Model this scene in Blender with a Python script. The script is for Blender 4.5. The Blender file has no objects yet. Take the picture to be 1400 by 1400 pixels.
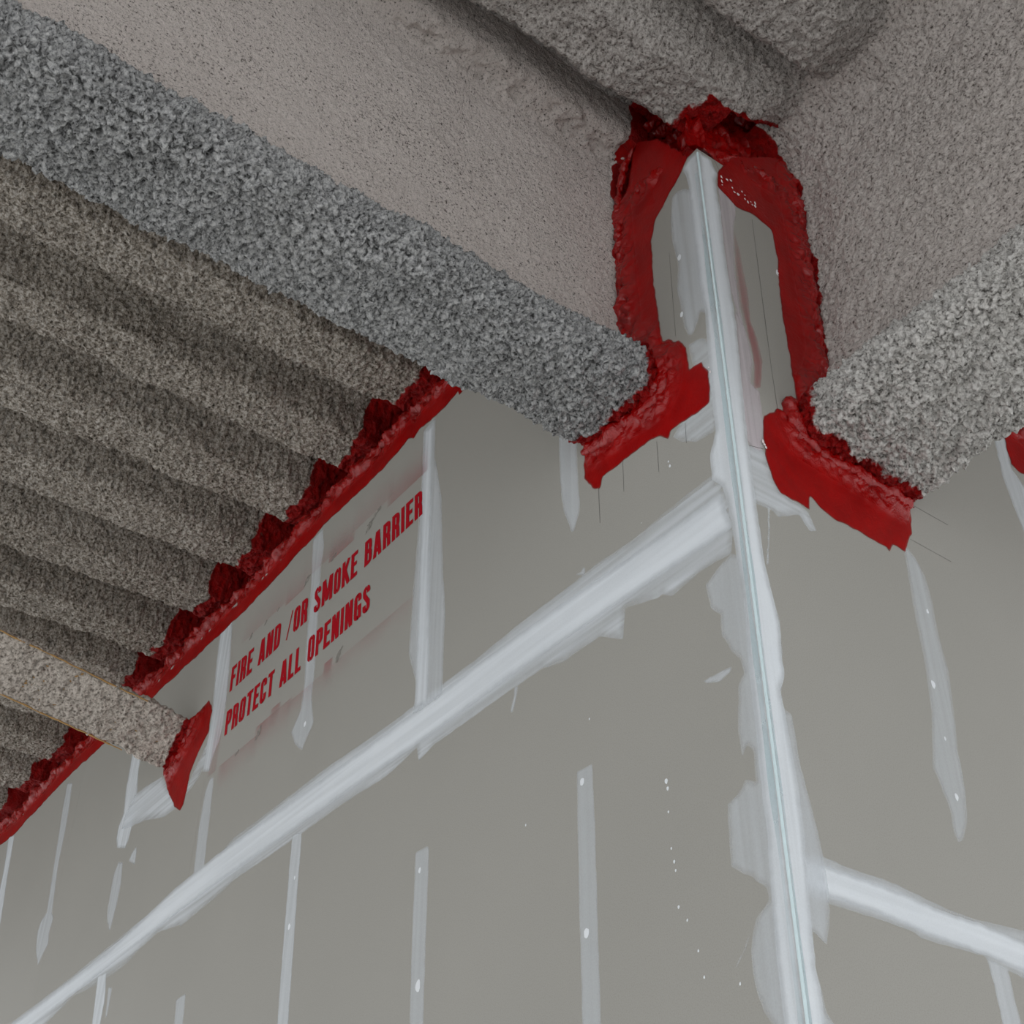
import bpy, math
import numpy as np

# ------------------------------------------------------------------ camera, light, exposure
scene = bpy.context.scene
COL = scene.collection
Z0 = 3.03                                   # height above the floor of the survey datum on the wall corner

cam_data = bpy.data.cameras.new('camera')
cam = bpy.data.objects.new('camera', cam_data)
COL.objects.link(cam)
cam_data.sensor_width = 36.0
cam_data.lens = 36.0 * 1896.7 / 1400.0
cam_data.clip_start = 0.05
def camera_axes(yaw, pitch, roll):
    cp, sp, cr, sr = math.cos(pitch), math.sin(pitch), math.cos(roll), math.sin(roll)
    fw = np.array([cp * math.sin(yaw), cp * math.cos(yaw), sp])
    rt = np.array([math.cos(yaw), -math.sin(yaw), 0.0])
    up = np.cross(rt, fw)
    return cr * rt + sr * up, -sr * rt + cr * up, fw
from mathutils import Matrix
_r, _u, _f = camera_axes(-0.94332608, 0.67156897, 0.00579681)
M = Matrix(((_r[0], _u[0], -_f[0], 1.37273), (_r[1], _u[1], -_f[1], -1.52253), (_r[2], _u[2], -_f[2], -1.43116 + Z0), (0, 0, 0, 1)))
cam.matrix_world = M
scene.camera = cam

world = bpy.data.worlds.new('overcast_sky')
scene.world = world
world.use_nodes = True
bg = world.node_tree.nodes['Background']
bg.inputs['Color'].default_value = (0.97, 0.985, 1.0, 1)
bg.inputs['Strength'].default_value = 0.95

sun_data = bpy.data.lights.new('hazy_daylight', 'SUN')
sun = bpy.data.objects.new('hazy_daylight', sun_data)
COL.objects.link(sun)
sun_data.energy = 1.5
sun_data.angle = math.radians(9)
sun_data.color = (1.0, 0.97, 0.93)
from mathutils import Vector
sun.rotation_euler = Vector((-0.50, 0.55, -0.67)).to_track_quat('-Z', 'Y').to_euler()

scene.view_settings.view_transform = 'Standard'
scene.view_settings.look = 'None'
scene.view_settings.gamma = 1.0
scene.view_settings.use_curve_mapping = False
scene.view_settings.exposure = 0.36

# ------------------------------------------------------------------ traced wall coordinates (metres)
DATA = {'ML':{'tape_skim':[(-0.0722,0.2988),(-0.1271,0.2984),(-0.2259,0.2951),(-0.3061,0.2888),(-0.4124,0.2962),(-0.5119,0.293),(-0.6156,0.2935),(-0.724,0.2921),(-0.8663,0.2858),(-1.0486,0.2864),(-1.2108,0.2858),(-1.3844,0.292),(-1.5322,0.2994),(-1.7269,0.2993),(-2.0681,0.3011),(-2.1968,0.2699),(-2.3106,0.2538),(-2.643,0.2578),(-2.917,0.2475),(-3.2758,0.2346),(-3.7497,0.2309),(-4.3852,0.2448),(-5.769,0.2527),(-5.3516,0.0569),(-4.2857,0.1131),(-3.5821,0.0743),(-3.4092,0.1235),(-3.1719,0.1563),(-3.0127,0.14),(-2.8085,0.1323),(-2.7287,0.1385),(-2.6548,0.155),(-2.5293,0.1681),(-2.343,0.1353),(-2.39,0.1305),(-2.1142,0.1484),(-2.0286,0.1595),(-1.8371,0.1566),(-1.6575,0.1538),(-1.4352,0.1539),(-1.2284,0.1438),(-1.1017,0.1628),(-1.0889,0.1227),(-1.0316,0.1375),(-0.8895,0.1373),(-0.7228,0.138),(-0.6178,0.1354),(-0.5427,0.1155),(-0.4224,0.1151),(-0.3518,0.0709),(-0.3402,0.1394),(-0.2749,0.1188),(-0.2432,0.1097),(-0.2322,0.1121),(-0.2025,0.0903),(-0.16,0.0984),(-0.1188,0.1016),(-0.0828,0.1006),(-0.0404,0.0939),(-0.0271,0.1484),(-0.0379,0.2612)],'tape_core':[(-0.0503,0.2441),(-0.1436,0.2465),(-0.2748,0.2511),(-0.4632,0.2595),(-0.7238,0.2667),(-0.8951,0.2687),(-1.0472,0.2676),(-1.3461,0.2709),(-1.7224,0.278),(-2.1552,0.2863),(-2.443,0.2792),(-2.9081,0.228),(-3.4661,0.2232),(-3.7438,0.2216),(-4.3649,0.2178),(-5.7365,0.2213),(-5.5012,0.0999),(-4.3003,0.1324),(-3.5277,0.1545),(-3.1146,0.1642),(-2.8275,0.1751),(-2.4097,0.1858),(-2.1264,0.1894),(-1.702,0.1812),(-1.3334,0.1761),(-1.0401,0.17),(-0.8909,0.17),(-0.7231,0.1714),(-0.5412,0.167),(-0.3501,0.1608),(-0.196,0.1538),(-0.0293,0.1464)],'tape_ridge':[(-0.0725,0.2299),(-0.2314,0.2357),(-0.4156,0.2379),(-0.7236,0.2435),(-1.0454,0.2429),(-1.0445,0.2306),(-0.7235,0.2301),(-0.4163,0.2254),(-0.2327,0.222),(-0.0721,0.2171)],'strip_a':[(-0.5079,-0.1538),(-0.4596,-0.1556),(-0.4582,-0.2569),(-0.4584,-0.3443),(-0.4602,-0.4949),(-0.4607,-0.6475),(-0.4661,-0.8762),(-0.5143,-0.8673),(-0.5118,-0.634),(-0.5109,-0.4654),(-0.5104,-0.296)],'strip_b':[(-1.0842,-0.1081),(-1.0341,-0.1094),(-1.0288,-0.1217),(-1.0269,-0.2032),(-1.0253,-0.3326),(-1.0215,-0.4999),(-1.008,-0.7759),(-1.0678,-0.7649),(-1.073,-0.4863),(-1.0803,-0.3155),(-1.0819,-0.2008)],'strip_c':[(-1.6987,0.1654),(-1.671,0.1631),(-1.6463,0.1557),(-1.6428,0.1097),(-1.6398,0.0291),(-1.6302,-0.1078),(-1.6127,-0.3443),(-1.5822,-0.6696),(-1.6527,-0.6566),(-1.6696,-0.3294),(-1.6858,-0.1089),(-1.6983,0.0897)],'strip_d':[(-2.3047,-0.0959),(-2.2452,-0.0943),(-2.2335,-0.181),(-2.2095,-0.3762),(-2.1963,-0.556),(-2.2899,-0.5386),(-2.2939,-0.1651)],'strip_e':[(-2.9711,0.1635),(-2.8984,0.1564),(-2.8677,0.0532),(-2.8703,-0.0135),(-2.8086,-0.4426),(-2.9164,-0.4226),(-2.9415,0.0053)],'strip_e2':[(-2.8595,0.0965),(-2.8273,0.0874),(-2.8223,0.0272),(-2.8237,-0.0058),(-2.8375,0.0001),(-2.8484,0.0479)],'strip_f':[(-2.3091,0.587),(-2.2831,0.5836),(-2.2714,0.5293),(-2.2624,0.4052),(-2.2541,0.302),(-2.2458,0.2312),(-2.3101,0.2378),(-2.3234,0.2926),(-2.3363,0.4217),(-2.3314,0.5464)],'strip_g':[(-3.759,1.1753),(-3.6916,1.1472),(-3.6685,1.0457),(-3.649,0.9391),(-3.6434,0.7928),(-3.5926,0.5829),(-3.5603,0.5501),(-3.5743,0.4996),(-3.555,0.4528),(-3.6027,0.4136),(-3.6181,0.3915),(-3.6823,0.4649),(-3.714,0.5439),(-3.6993,0.5813),(-3.6538,0.6031),(-3.6939,0.8051),(-3.743,1.0598)],'strip_h0':[(-4.4313,1.2196),(-4.3395,1.171),(-4.2929,0.9628),(-4.2352,0.7703),(-4.1927,0.5331),(-4.1645,0.3271),(-4.3055,0.3642),(-4.296,0.5634),(-4.35,0.8549),(-4.3756,1.0246)],'strip_i':[(-3.0592,1.034),(-2.9669,0.9931),(-2.9613,0.9034),(-2.9338,0.8067),(-2.9249,0.7558),(-2.9204,0.6585),(-2.9317,0.6146),(-2.9466,0.5936),(-3.0277,0.6264),(-3.0524,0.6682),(-3.0548,0.7158),(-3.0288,0.7556),(-3.0533,0.8558)],'patch_i':[(-2.946,0.7921),(-2.8542,0.7877),(-2.7608,0.7737),(-2.718,0.7666),(-2.6659,0.7178),(-2.5734,0.6454),(-2.5519,0.5851),(-2.634,0.5867),(-2.8143,0.6442),(-2.9563,0.6724),(-3.0193,0.6911),(-3.0064,0.7467)],'patch_i2':[(-2.5573,0.6),(-2.4787,0.6504),(-2.4211,0.6987),(-2.3717,0.7557),(-2.3392,0.7675),(-2.296,0.7088),(-2.32,0.655),(-2.3413,0.6259),(-2.3695,0.6506),(-2.4079,0.6259),(-2.4646,0.6085),(-2.5055,0.6048)],'strip_h':[(-2.985,0.5575),(-2.9422,0.542),(-2.9219,0.4548),(-2.9241,0.3798),(-2.9399,0.3106),(-2.951,0.3092),(-2.9945,0.3655),(-3.0052,0.4017),(-3.007,0.4585),(-3.0103,0.5193)],'dab_h':[(-2.8455,0.5639),(-2.8285,0.5368),(-2.8276,0.4928),(-2.8888,0.5278),(-2.874,0.5484)],'strip_l':[(-2.4158,1.199),(-2.3258,1.1863),(-2.3025,1.0661),(-2.276,0.8826),(-2.2677,0.7665),(-2.2812,0.71),(-2.3098,0.671),(-2.3238,0.6185),(-2.3767,0.6409),(-2.3777,0.7584),(-2.3751,0.851),(-2.4076,1.0627)],'strip_k':[(-1.7845,1.1952),(-1.7224,1.2027),(-1.7022,1.1139),(-1.7082,1.0483),(-1.699,0.9246),(-1.6799,0.7276),(-1.675,0.6565),(-1.6754,0.5705),(-1.6467,0.4827),(-1.6625,0.4603),(-1.6798,0.4454),(-1.6986,0.4177),(-1.723,0.4374),(-1.7482,0.46),(-1.7798,0.5112),(-1.756,0.5378),(-1.7357,0.5614),(-1.7315,0.6456),(-1.7487,0.7986),(-1.7589,0.9878)],'strip_j':[(-1.1567,1.1966),(-1.1164,1.2091),(-1.0939,1.2066),(-1.0871,1.0579),(-1.0434,0.8819),(-1.0301,0.7279),(-1.0139,0.5781),(-1.0021,0.4923),(-1.0015,0.3795),(-0.9999,0.2569),(-1.11,0.2592),(-1.13,0.2666),(-1.117,0.3401),(-1.1544,0.4262),(-1.1644,0.4615),(-1.162,0.6211),(-1.1556,0.8293),(-1.1504,1.0272)],'strip_j_core':[(-1.1527,1.1938),(-1.1035,1.1859),(-1.0948,0.9155),(-1.0797,0.618),(-1.0628,0.3075),(-1.0662,0.2687),(-1.121,0.2745),(-1.1279,0.4664),(-1.1379,0.7456),(-1.1484,1.0023)],'strip_m':[(-0.5404,0.7534),(-0.4737,0.6829),(-0.4748,0.587),(-0.471,0.4873),(-0.4773,0.4625),(-0.4968,0.4278),(-0.5043,0.4346),(-0.5283,0.5054),(-0.5373,0.5664),(-0.5407,0.6428)],'bead_skim_top':[(-0.0954,1.1669),(-0.0794,1.1721),(-0.053,1.1561),(-0.0181,1.1102),(-0.0124,0.9334),(-0.0233,0.7111),(-0.0492,0.7421),(-0.0617,0.7147),(-0.0775,0.6969),(-0.0886,0.7016),(-0.1011,0.7365),(-0.1046,0.7917),(-0.1089,0.8654),(-0.0986,0.9403),(-0.1097,1.0252),(-0.1073,1.0997)],'bead_skim_mid':[(-0.0934,0.6791),(-0.0516,0.6645),(-0.0316,0.6438),(-0.0262,0.5467),(-0.0367,0.43),(-0.0449,0.399),(-0.0974,0.4074),(-0.1443,0.4406),(-0.164,0.4686),(-0.1396,0.4853),(-0.0774,0.541),(-0.0892,0.6345)],'bead_core_l':[(0.0016,1.2367),(-0.0207,1.2413),(-0.0394,1.2337),(-0.0531,1.2261),(-0.0437,1.1947),(-0.0396,1.1636),(-0.0415,1.0356),(-0.0411,0.9118),(-0.0408,0.7939),(-0.0357,0.7216),(-0.0395,0.616),(-0.0435,0.4948),(-0.0432,0.3958),(-0.0573,0.3675),(-0.0657,0.3506),(-0.0677,0.3181),(-0.067,0.2899),(-0.0427,0.2554),(-0.0352,0.2057),(-0.0315,0.1597),(-0.0285,0.0817),(-0.0229,0.0131),(-0.0278,-0.0859),(-0.0305,-0.1668),(-0.0314,-0.2801),(-0.0342,-0.3665),(-0.0343,-0.475),(-0.0401,-0.5636),(-0.0457,-0.648),(-0.0443,-0.7518),(-0.0441,-0.9544),(0.0007,-0.9626),(-0.0,-0.7672),(-0.0009,-0.5476),(-0.0029,0.0687),(-0.0016,0.4236),(-0.0041,0.8539)],'bead_skim_low':[(-0.0402,0.0954),(-0.0666,0.0877),(-0.1131,0.0648),(-0.1062,0.0084),(-0.0841,-0.0166),(-0.0863,-0.0626),(-0.0642,-0.108),(-0.0485,-0.1281),(-0.0439,-0.1601),(-0.0587,-0.1748),(-0.0726,-0.2614),(-0.0691,-0.3114),(-0.0544,-0.2946),(-0.0427,-0.3093),(-0.0447,-0.3687),(-0.0663,-0.353),(-0.0862,-0.3714),(-0.1136,-0.3801),(-0.117,-0.4311),(-0.1195,-0.4873),(-0.0968,-0.5065),(-0.0741,-0.5219),(-0.0463,-0.552),(-0.0455,-0.5676),(-0.0757,-0.5869),(-0.0859,-0.6012),(-0.0954,-0.6328),(-0.095,-0.6837),(-0.0819,-0.7311),(-0.0653,-0.7515),(-0.0442,-0.7779),(-0.0521,-0.9529),(-0.0255,-0.9578),(-0.0259,-0.7566),(-0.0275,-0.6311),(-0.0281,-0.5381),(-0.025,-0.4157),(-0.0217,-0.2845),(-0.0181,-0.1436),(-0.0164,-0.0066),(-0.0197,0.0764)],'dab_corner':[(-0.1423,-0.1278),(-0.0988,-0.1297),(-0.0695,-0.1339),(-0.0743,-0.142),(-0.1012,-0.148),(-0.1321,-0.1388)],'bead_cyan_l':[(-0.0066,1.0017),(-0.019,0.8207),(-0.0254,0.6046),(-0.0282,0.366),(-0.0264,0.1825),(-0.0232,0.0785),(-0.0181,-0.1436),(-0.0151,-0.3415),(-0.017,-0.5181),(-0.0177,-0.6455),(-0.0194,-0.7615),(-0.0,-0.7672),(-0.0009,-0.5476),(-0.0029,0.0687),(-0.0016,0.4236),(-0.0042,0.8658),(-0.0023,0.9975)],'tick_a':[(-0.4936,0.3094),(-0.4735,0.3073),(-0.4682,0.3157),(-0.4611,0.3077),(-0.4623,0.2798),(-0.4691,0.2951)],'tick_b':[(-0.7277,0.0858),(-0.7173,0.1116),(-0.7121,0.1401),(-0.6988,0.1336),(-0.7066,0.1119),(-0.7197,0.0785)],'tick_c':[(-0.1086,-0.6242),(-0.1043,-0.6163),(-0.0929,-0.6048),(-0.1059,-0.6273),(-0.13,-0.6487),(-0.1314,-0.6471)]},'MR':{'tape_skim_r':[(0.0362,-0.495),(0.0839,-0.4917),(0.1669,-0.4942),(0.2276,-0.4919),(0.2796,-0.4948),(0.3857,-0.5048),(0.4573,-0.5039),(0.5823,-0.492),(0.7881,-0.4976),(1.0486,-0.5203),(0.9884,-0.6386),(0.7411,-0.6094),(0.5498,-0.584),(0.4762,-0.5753),(0.4505,-0.5675),(0.348,-0.5725),(0.2977,-0.5745),(0.2783,-0.5681),(0.2355,-0.5663),(0.1593,-0.5668),(0.077,-0.5694),(0.0211,-0.5718)],'tape_core_r':[(0.0373,-0.5068),(0.2075,-0.5034),(0.3837,-0.5117),(0.4556,-0.5095),(0.5738,-0.5162),(0.7745,-0.53),(1.0369,-0.5432),(1.003,-0.6099),(0.7504,-0.5871),(0.5546,-0.5704),(0.4513,-0.5648),(0.3146,-0.5644),(0.1954,-0.5555),(0.0284,-0.5571)],'strip_n':[(0.4557,-0.5688),(0.51,-0.5765),(0.5106,-0.6195),(0.513,-0.6672),(0.5221,-0.889),(0.4712,-0.8961),(0.463,-0.677),(0.4623,-0.6176)],'strip_r':[(0.469,0.2912),(0.483,0.3021),(0.505,0.2789),(0.524,0.2452),(0.5282,0.1784),(0.5246,0.1061),(0.5312,0.0147),(0.5173,-0.0883),(0.5033,-0.171),(0.5011,-0.2468),(0.4849,-0.3167),(0.4636,-0.3544),(0.4458,-0.365),(0.4381,-0.3512),(0.443,-0.3076),(0.4254,-0.2481),(0.4159,-0.2291),(0.4458,-0.1129),(0.4591,0.0045),(0.4597,0.1064),(0.4638,0.2057)],'strip_far':[(0.9416,0.8893),(0.995,0.9056),(0.9784,0.7649),(1.0112,0.7232),(1.078,0.6752),(1.0453,0.4431),(0.9814,0.416),(0.9567,0.5308),(0.938,0.6311),(0.9259,0.7155)],'skim_pink_top':[(0.0522,1.1598),(0.0652,1.1536),(0.0829,1.1483),(0.1025,1.139),(0.106,1.1127),(0.0971,1.0623),(0.0878,1.0252),(0.0731,0.878),(0.0726,0.7593),(0.078,0.6738),(0.0615,0.7076),(0.0458,0.8339),(0.0461,0.9957),(0.0532,1.1105)],'skim_pink_mid':[(0.0531,0.7402),(0.0747,0.7113),(0.0861,0.6418),(0.089,0.6029),(0.0713,0.5364),(0.0943,0.5247),(0.0936,0.4243),(0.0783,0.3489),(0.0519,0.3428),(0.0354,0.3645),(0.0451,0.5689)],'patch_r':[(0.0295,0.35),(0.0759,0.359),(0.0915,0.3443),(0.0869,0.3269),(0.0956,0.2941),(0.1079,0.2726),(0.1362,0.2644),(0.158,0.264),(0.1862,0.2537),(0.2027,0.2127),(0.1809,0.2027),(0.1586,0.2334),(0.1111,0.2075),(0.0961,0.1987),(0.084,0.2072),(0.0323,0.2055),(0.025,0.2609)],'bead_core_r':[(0.0017,1.2398),(0.0176,1.2386),(0.0409,1.2403),(0.0476,1.2181),(0.0571,1.201),(0.0476,1.159),(0.0482,1.1068),(0.0513,1.0575),(0.0469,0.9298),(0.0486,0.8218),(0.0514,0.6947),(0.0447,0.5355),(0.0396,0.3667),(0.0394,0.2554),(0.0394,0.2018),(0.0392,0.124),(0.0398,0.0657),(0.0574,-0.0549),(0.0511,-0.1704),(0.0369,-0.2046),(0.0394,-0.2421),(0.0445,-0.2931),(0.0489,-0.3852),(0.0462,-0.475),(0.0415,-0.537),(0.037,-0.5969),(0.0354,-0.6224),(0.0321,-0.6822),(0.0379,-0.7081),(0.0368,-0.7457),(0.0443,-0.9563),(0.0007,-0.9624),(-0.0,-0.7672),(-0.001,-0.5482),(-0.0032,0.0655),(-0.0018,0.4215),(-0.0045,0.8472)],'bead_skim_r':[(0.0414,0.2028),(0.0398,0.0657),(0.0475,0.0201),(0.0593,-0.0542),(0.0511,-0.1704),(0.0369,-0.2046),(0.0399,-0.2391),(0.0563,-0.2432),(0.0615,-0.3417),(0.0782,-0.4344),(0.0844,-0.4891),(0.0853,-0.5436),(0.0819,-0.5858),(0.0636,-0.6384),(0.0354,-0.6224),(0.0321,-0.6822),(0.0379,-0.7081),(0.0431,-0.7444),(0.0583,-0.7592),(0.0591,-0.9542),(0.0297,-0.9583),(0.0186,-0.7546),(0.0226,-0.5181),(0.0229,-0.2168)],'bead_cyan_r':[(-0.0049,0.9918),(-0.0004,0.8034),(-0.0008,0.5421),(0.0039,0.3764),(0.0028,0.2373),(0.0009,0.1404),(0.0012,-0.0621),(0.0042,-0.293),(0.006,-0.5226),(0.0066,-0.6715),(0.0078,-0.7651),(-0.0,-0.7672),(-0.001,-0.5482),(-0.0032,0.0655),(-0.0018,0.4215),(-0.0047,0.8588)],'smear_r':[(0.0878,1.0252),(0.0941,0.987),(0.0985,0.9531),(0.0993,0.8931),(0.1031,0.8248),(0.0986,0.7307),(0.1134,0.6843),(0.1169,0.6214),(0.1004,0.5385),(0.0777,0.5236),(0.0913,0.6043),(0.0885,0.6583),(0.0799,0.7191),(0.0726,0.7593),(0.0752,0.877)],'drip_r':[(0.0721,0.2175),(0.0784,0.2205),(0.0647,0.1442),(0.0511,0.0674),(0.0452,0.0648),(0.0607,0.1423)]},'RL':{'beam1':[(-0.197,1.485),(-0.1215,1.4179),(-0.0647,1.3133),(-0.0324,1.251),(-0.0593,1.2162),(-0.0983,1.1886),(-0.1547,1.1458),(-0.1753,1.0922),(-0.1802,0.9504),(-0.1766,0.8794),(-0.1692,0.7477),(-0.1481,0.7417),(-0.1359,0.7204),(-0.1178,0.7123),(-0.0988,0.6725),(-0.0967,0.6084),(-0.0634,0.6032),(-0.0461,0.5623),(-0.0425,0.5204),(-0.0518,0.4809),(-0.0893,0.4767),(-0.1282,0.4871),(-0.1667,0.4867),(-0.1773,0.472),(-0.2006,0.4927),(-0.2273,0.5076),(-0.3208,0.5092),(-0.3878,0.5133),(-0.4021,0.4836),(-0.4262,0.5078),(-0.4501,0.549),(-0.4534,0.5919),(-0.4408,0.6375),(-0.441,0.7498),(-0.3284,0.8492),(-0.3214,1.0401),(-0.3117,1.2818),(-0.2921,1.3187),(-0.2382,1.3556),(-0.2195,1.4526)],'brace':[(-2.4177,0.9206),(-2.3729,0.8609),(-2.3827,0.8248),(-2.3752,0.7839),(-2.4382,0.735),(-2.4776,0.6785),(-2.4891,0.5727),(-2.5106,0.5584),(-2.5603,0.5935),(-2.65,0.6899),(-2.7105,0.7771),(-2.7105,0.8543),(-2.5967,0.8844),(-2.5208,0.9052)]},'RR':{'beam2':[(0.0571,1.201),(0.0512,1.1511),(0.1064,1.1156),(0.1666,1.1304),(0.2186,1.1151),(0.2231,1.008),(0.2129,0.9442),(0.2063,0.7906),(0.2074,0.6635),(0.2048,0.51),(0.1746,0.4937),(0.1556,0.5057),(0.1407,0.5036),(0.1298,0.4876),(0.0966,0.4574),(0.0877,0.4113),(0.0854,0.3697),(0.0841,0.3349),(0.095,0.2901),(0.1106,0.2648),(0.1598,0.263),(0.1913,0.2598),(0.1986,0.3002),(0.2352,0.2768),(0.2671,0.2716),(0.3007,0.2724),(0.335,0.2753),(0.3675,0.2678),(0.4113,0.2709),(0.4176,0.2607),(0.4393,0.2872),(0.4605,0.2836),(0.4719,0.2849),(0.4843,0.3075),(0.5112,0.3504),(0.5233,0.433),(0.4501,0.5402),(0.3521,0.6155),(0.3441,0.6544),(0.3408,0.7414),(0.3451,0.8598),(0.3441,0.9806),(0.3653,1.2296),(0.3767,1.3212),(0.3856,1.4878),(0.2839,1.4385),(0.1172,1.3082)],'far':[(0.984,0.8728),(0.979,0.8244),(0.9822,0.7762),(1.0145,0.7643),(1.0655,0.7803),(1.2098,0.8692),(1.42,1.0),(1.45,1.2),(0.99,1.2),(0.985,0.95)]},'HEAD':[(-0.7312,1.2236),(-0.9358,1.2264),(-1.0353,1.2104),(-1.0793,1.2097),(-1.1431,1.2146),(-1.185,1.217),(-1.2069,1.2047),(-1.2401,1.2283),(-1.2895,1.2124),(-1.4711,1.2035),(-1.7325,1.209),(-1.9154,1.1964),(-2.1817,1.1749),(-2.4203,1.1776),(-3.0146,1.1903),(-3.3477,1.1935),(-3.7163,1.2094),(-4.0191,1.193),(-4.3451,1.1799),(-4.5286,1.1911),(-5.1021,1.1938),(-6.813,1.2602)],'PENR':[[(0.1562,1.1072),(0.143,0.626),(0.1422,0.5004)],[(0.4989,0.3294),(0.6273,0.327)],[(0.5198,0.4374),(0.6493,0.4358)],[(0.0413,0.3505),(0.0823,0.3624)]],'PENL':[[(-0.1224,0.9993),(-0.1276,0.7316)],[(-0.1246,0.4784),(-0.1272,0.4246)],[(-0.2126,0.489),(-0.2132,0.4075)],[(-0.3219,0.512),(-0.3242,0.4281)],[(-0.4055,0.49),(-0.4057,0.395)]]}

# ------------------------------------------------------------------ noise helpers
def _hash(ix, iy, iz, seed):
    h = (ix.astype(np.uint32) * np.uint32(374761393) + iy.astype(np.uint32) * np.uint32(668265263)
         + iz.astype(np.uint32) * np.uint32(2147483647) + np.uint32((seed * 974634777) & 0xffffffff))
    h = (h ^ (h >> np.uint32(13))) * np.uint32(1274126177)
    h = (h ^ (h >> np.uint32(16))) * np.uint32(2246822519)
    return (h ^ (h >> np.uint32(15)))
def _rnd(ix, iy, iz, seed):
    return (_hash(ix, iy, iz, seed) & np.uint32(0xffffff)).astype(np.float32) / np.float32(0xffffff)
ROT = np.array([[0.36, 0.48, -0.8], [-0.8, 0.6, 0.0], [0.48, 0.64, 0.6]], dtype=np.float32)
def vnoise(p, seed=0):
    p = (np.asarray(p, np.float32) @ ROT) + 500.0
    i = np.floor(p).astype(np.int64); f = p - i
    f = f * f * f * (f * (f * 6 - 15) + 10)
    out = 0
    for a in (0, 1):
        wa = f[:, 0] if a else 1 - f[:, 0]
        for b in (0, 1):
            wb = f[:, 1] if b else 1 - f[:, 1]
            for c in (0, 1):
                wc = f[:, 2] if c else 1 - f[:, 2]
                out = out + wa * wb * wc * _rnd(i[:, 0] + a, i[:, 1] + b, i[:, 2] + c, seed)
    return out * 2 - 1
def fbm(p, octaves=3, seed=0, gain=0.5):
    s, amp, q = 0, 1.0, np.asarray(p, np.float32)
    for k in range(octaves):
        s = s + amp * vnoise(q, seed + 17 * k); amp *= gain; q = q * 2.03 + 3.7
    return s
def worley(p, seed=0):
    p = (np.asarray(p, np.float32) @ ROT) + 500.0
    i = np.floor(p).astype(np.int64); f = p - i
    best = np.full(len(p), 9.0, np.float32)
    for a in (-1, 0, 1):
        for b in (-1, 0, 1):
            for c in (-1, 0, 1):
                h = _hash(i[:, 0] + a, i[:, 1] + b, i[:, 2] + c, seed)
                dx = a + (h & np.uint32(1023)).astype(np.float32) / 1023 - f[:, 0]
                dy = b + ((h >> np.uint32(10)) & np.uint32(1023)).astype(np.float32) / 1023 - f[:, 1]
                dz = c + ((h >> np.uint32(20)) & np.uint32(1023)).astype(np.float32) / 1023 - f[:, 2]
                best = np.minimum(best, dx * dx + dy * dy + dz * dz)
    return np.sqrt(best)
def smooth(a, b, x):
    t = np.clip((x - a) / (b - a), 0, 1)
    return t * t * (3 - 2 * t)

# ------------------------------------------------------------------ mesh helpers
def mk(name, V, F, mat, parent=None, attrs=None, shade=True):
    V = np.array(V, np.float32).reshape(-1, 3).copy(); V[:, 2] += Z0
    me = bpy.data.meshes.new(name)
    if isinstance(F, np.ndarray):
        n = len(F); k = F.shape[1]
        me.vertices.add(len(V)); me.vertices.foreach_set('co', V.ravel())
        me.loops.add(n * k); me.loops.foreach_set('vertex_index', F.astype(np.int32).ravel())
        me.polygons.add(n); me.polygons.foreach_set('loop_start', np.arange(0, n * k, k, dtype=np.int32))
        me.update(calc_edges=True)
    else:
        me.from_pydata([tuple(map(float, v)) for v in V], [], F)
    if attrs:
        for an, av in attrs.items():
            at = me.attributes.new(an, 'FLOAT', 'POINT'); at.data.foreach_set('value', np.asarray(av, np.float32).ravel())
    me.polygons.foreach_set('use_smooth', np.full(len(me.polygons), shade))
    me.validate(); me.update()
    me.materials.append(mat)
    o = bpy.data.objects.new(name, me); COL.objects.link(o)
    if parent: o.parent = parent
    return o
def tag(o, label, cat, group=None, kind=None):
    o['label'] = label; o['category'] = cat
    if group: o['group'] = group
    if kind: o['kind'] = kind
    return o
def empty(name, loc):
    o = bpy.data.objects.new(name, None); COL.objects.link(o); o.empty_display_size = 0.1
    return o
def grid_faces(nu, nv, flip=False, keep=None):
    a = np.arange(nu * nv).reshape(nu, nv)
    F = np.stack([a[:-1, :-1], a[1:, :-1], a[1:, 1:], a[:-1, 1:]], -1).reshape(-1, 4)
    if flip: F = F[:, ::-1]
    if keep is not None: F = F[keep.ravel()]
    return F
def compact(V, F, attrs):
    u, inv = np.unique(F, return_inverse=True)
    return V[u], inv.reshape(F.shape), {k: np.asarray(a)[u] for k, a in attrs.items()}
def box(name, lo, hi, mat, parent=None, bev=0.0):
    (x0, y0, z0), (x1, y1, z1) = lo, hi
    if bev <= 0:
        V = [(x0, y0, z0), (x1, y0, z0), (x1, y1, z0), (x0, y1, z0), (x0, y0, z1), (x1, y0, z1), (x1, y1, z1), (x0, y1, z1)]
        return mk(name, V, [(0, 3, 2, 1), (4, 5, 6, 7), (0, 1, 5, 4), (1, 2, 6, 5), (2, 3, 7, 6), (3, 0, 4, 7)], mat, parent, shade=False)
    import bmesh
    bm = bmesh.new(); bmesh.ops.create_cube(bm, size=1)
    for v in bm.verts:
        v.co = ((x0 + x1) / 2 + v.co.x * (x1 - x0), (y0 + y1) / 2 + v.co.y * (y1 - y0), (z0 + z1) / 2 + v.co.z * (z1 - z0))
    bmesh.ops.bevel(bm, geom=bm.edges[:], offset=bev, segments=1, affect='EDGES')
    bm.verts.ensure_lookup_table()
    V = [tuple(v.co) for v in bm.verts]; F = [tuple(v.index for v in f.verts) for f in bm.faces]
    bm.free()
    return mk(name, V, F, mat, parent, shade=False)
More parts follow.
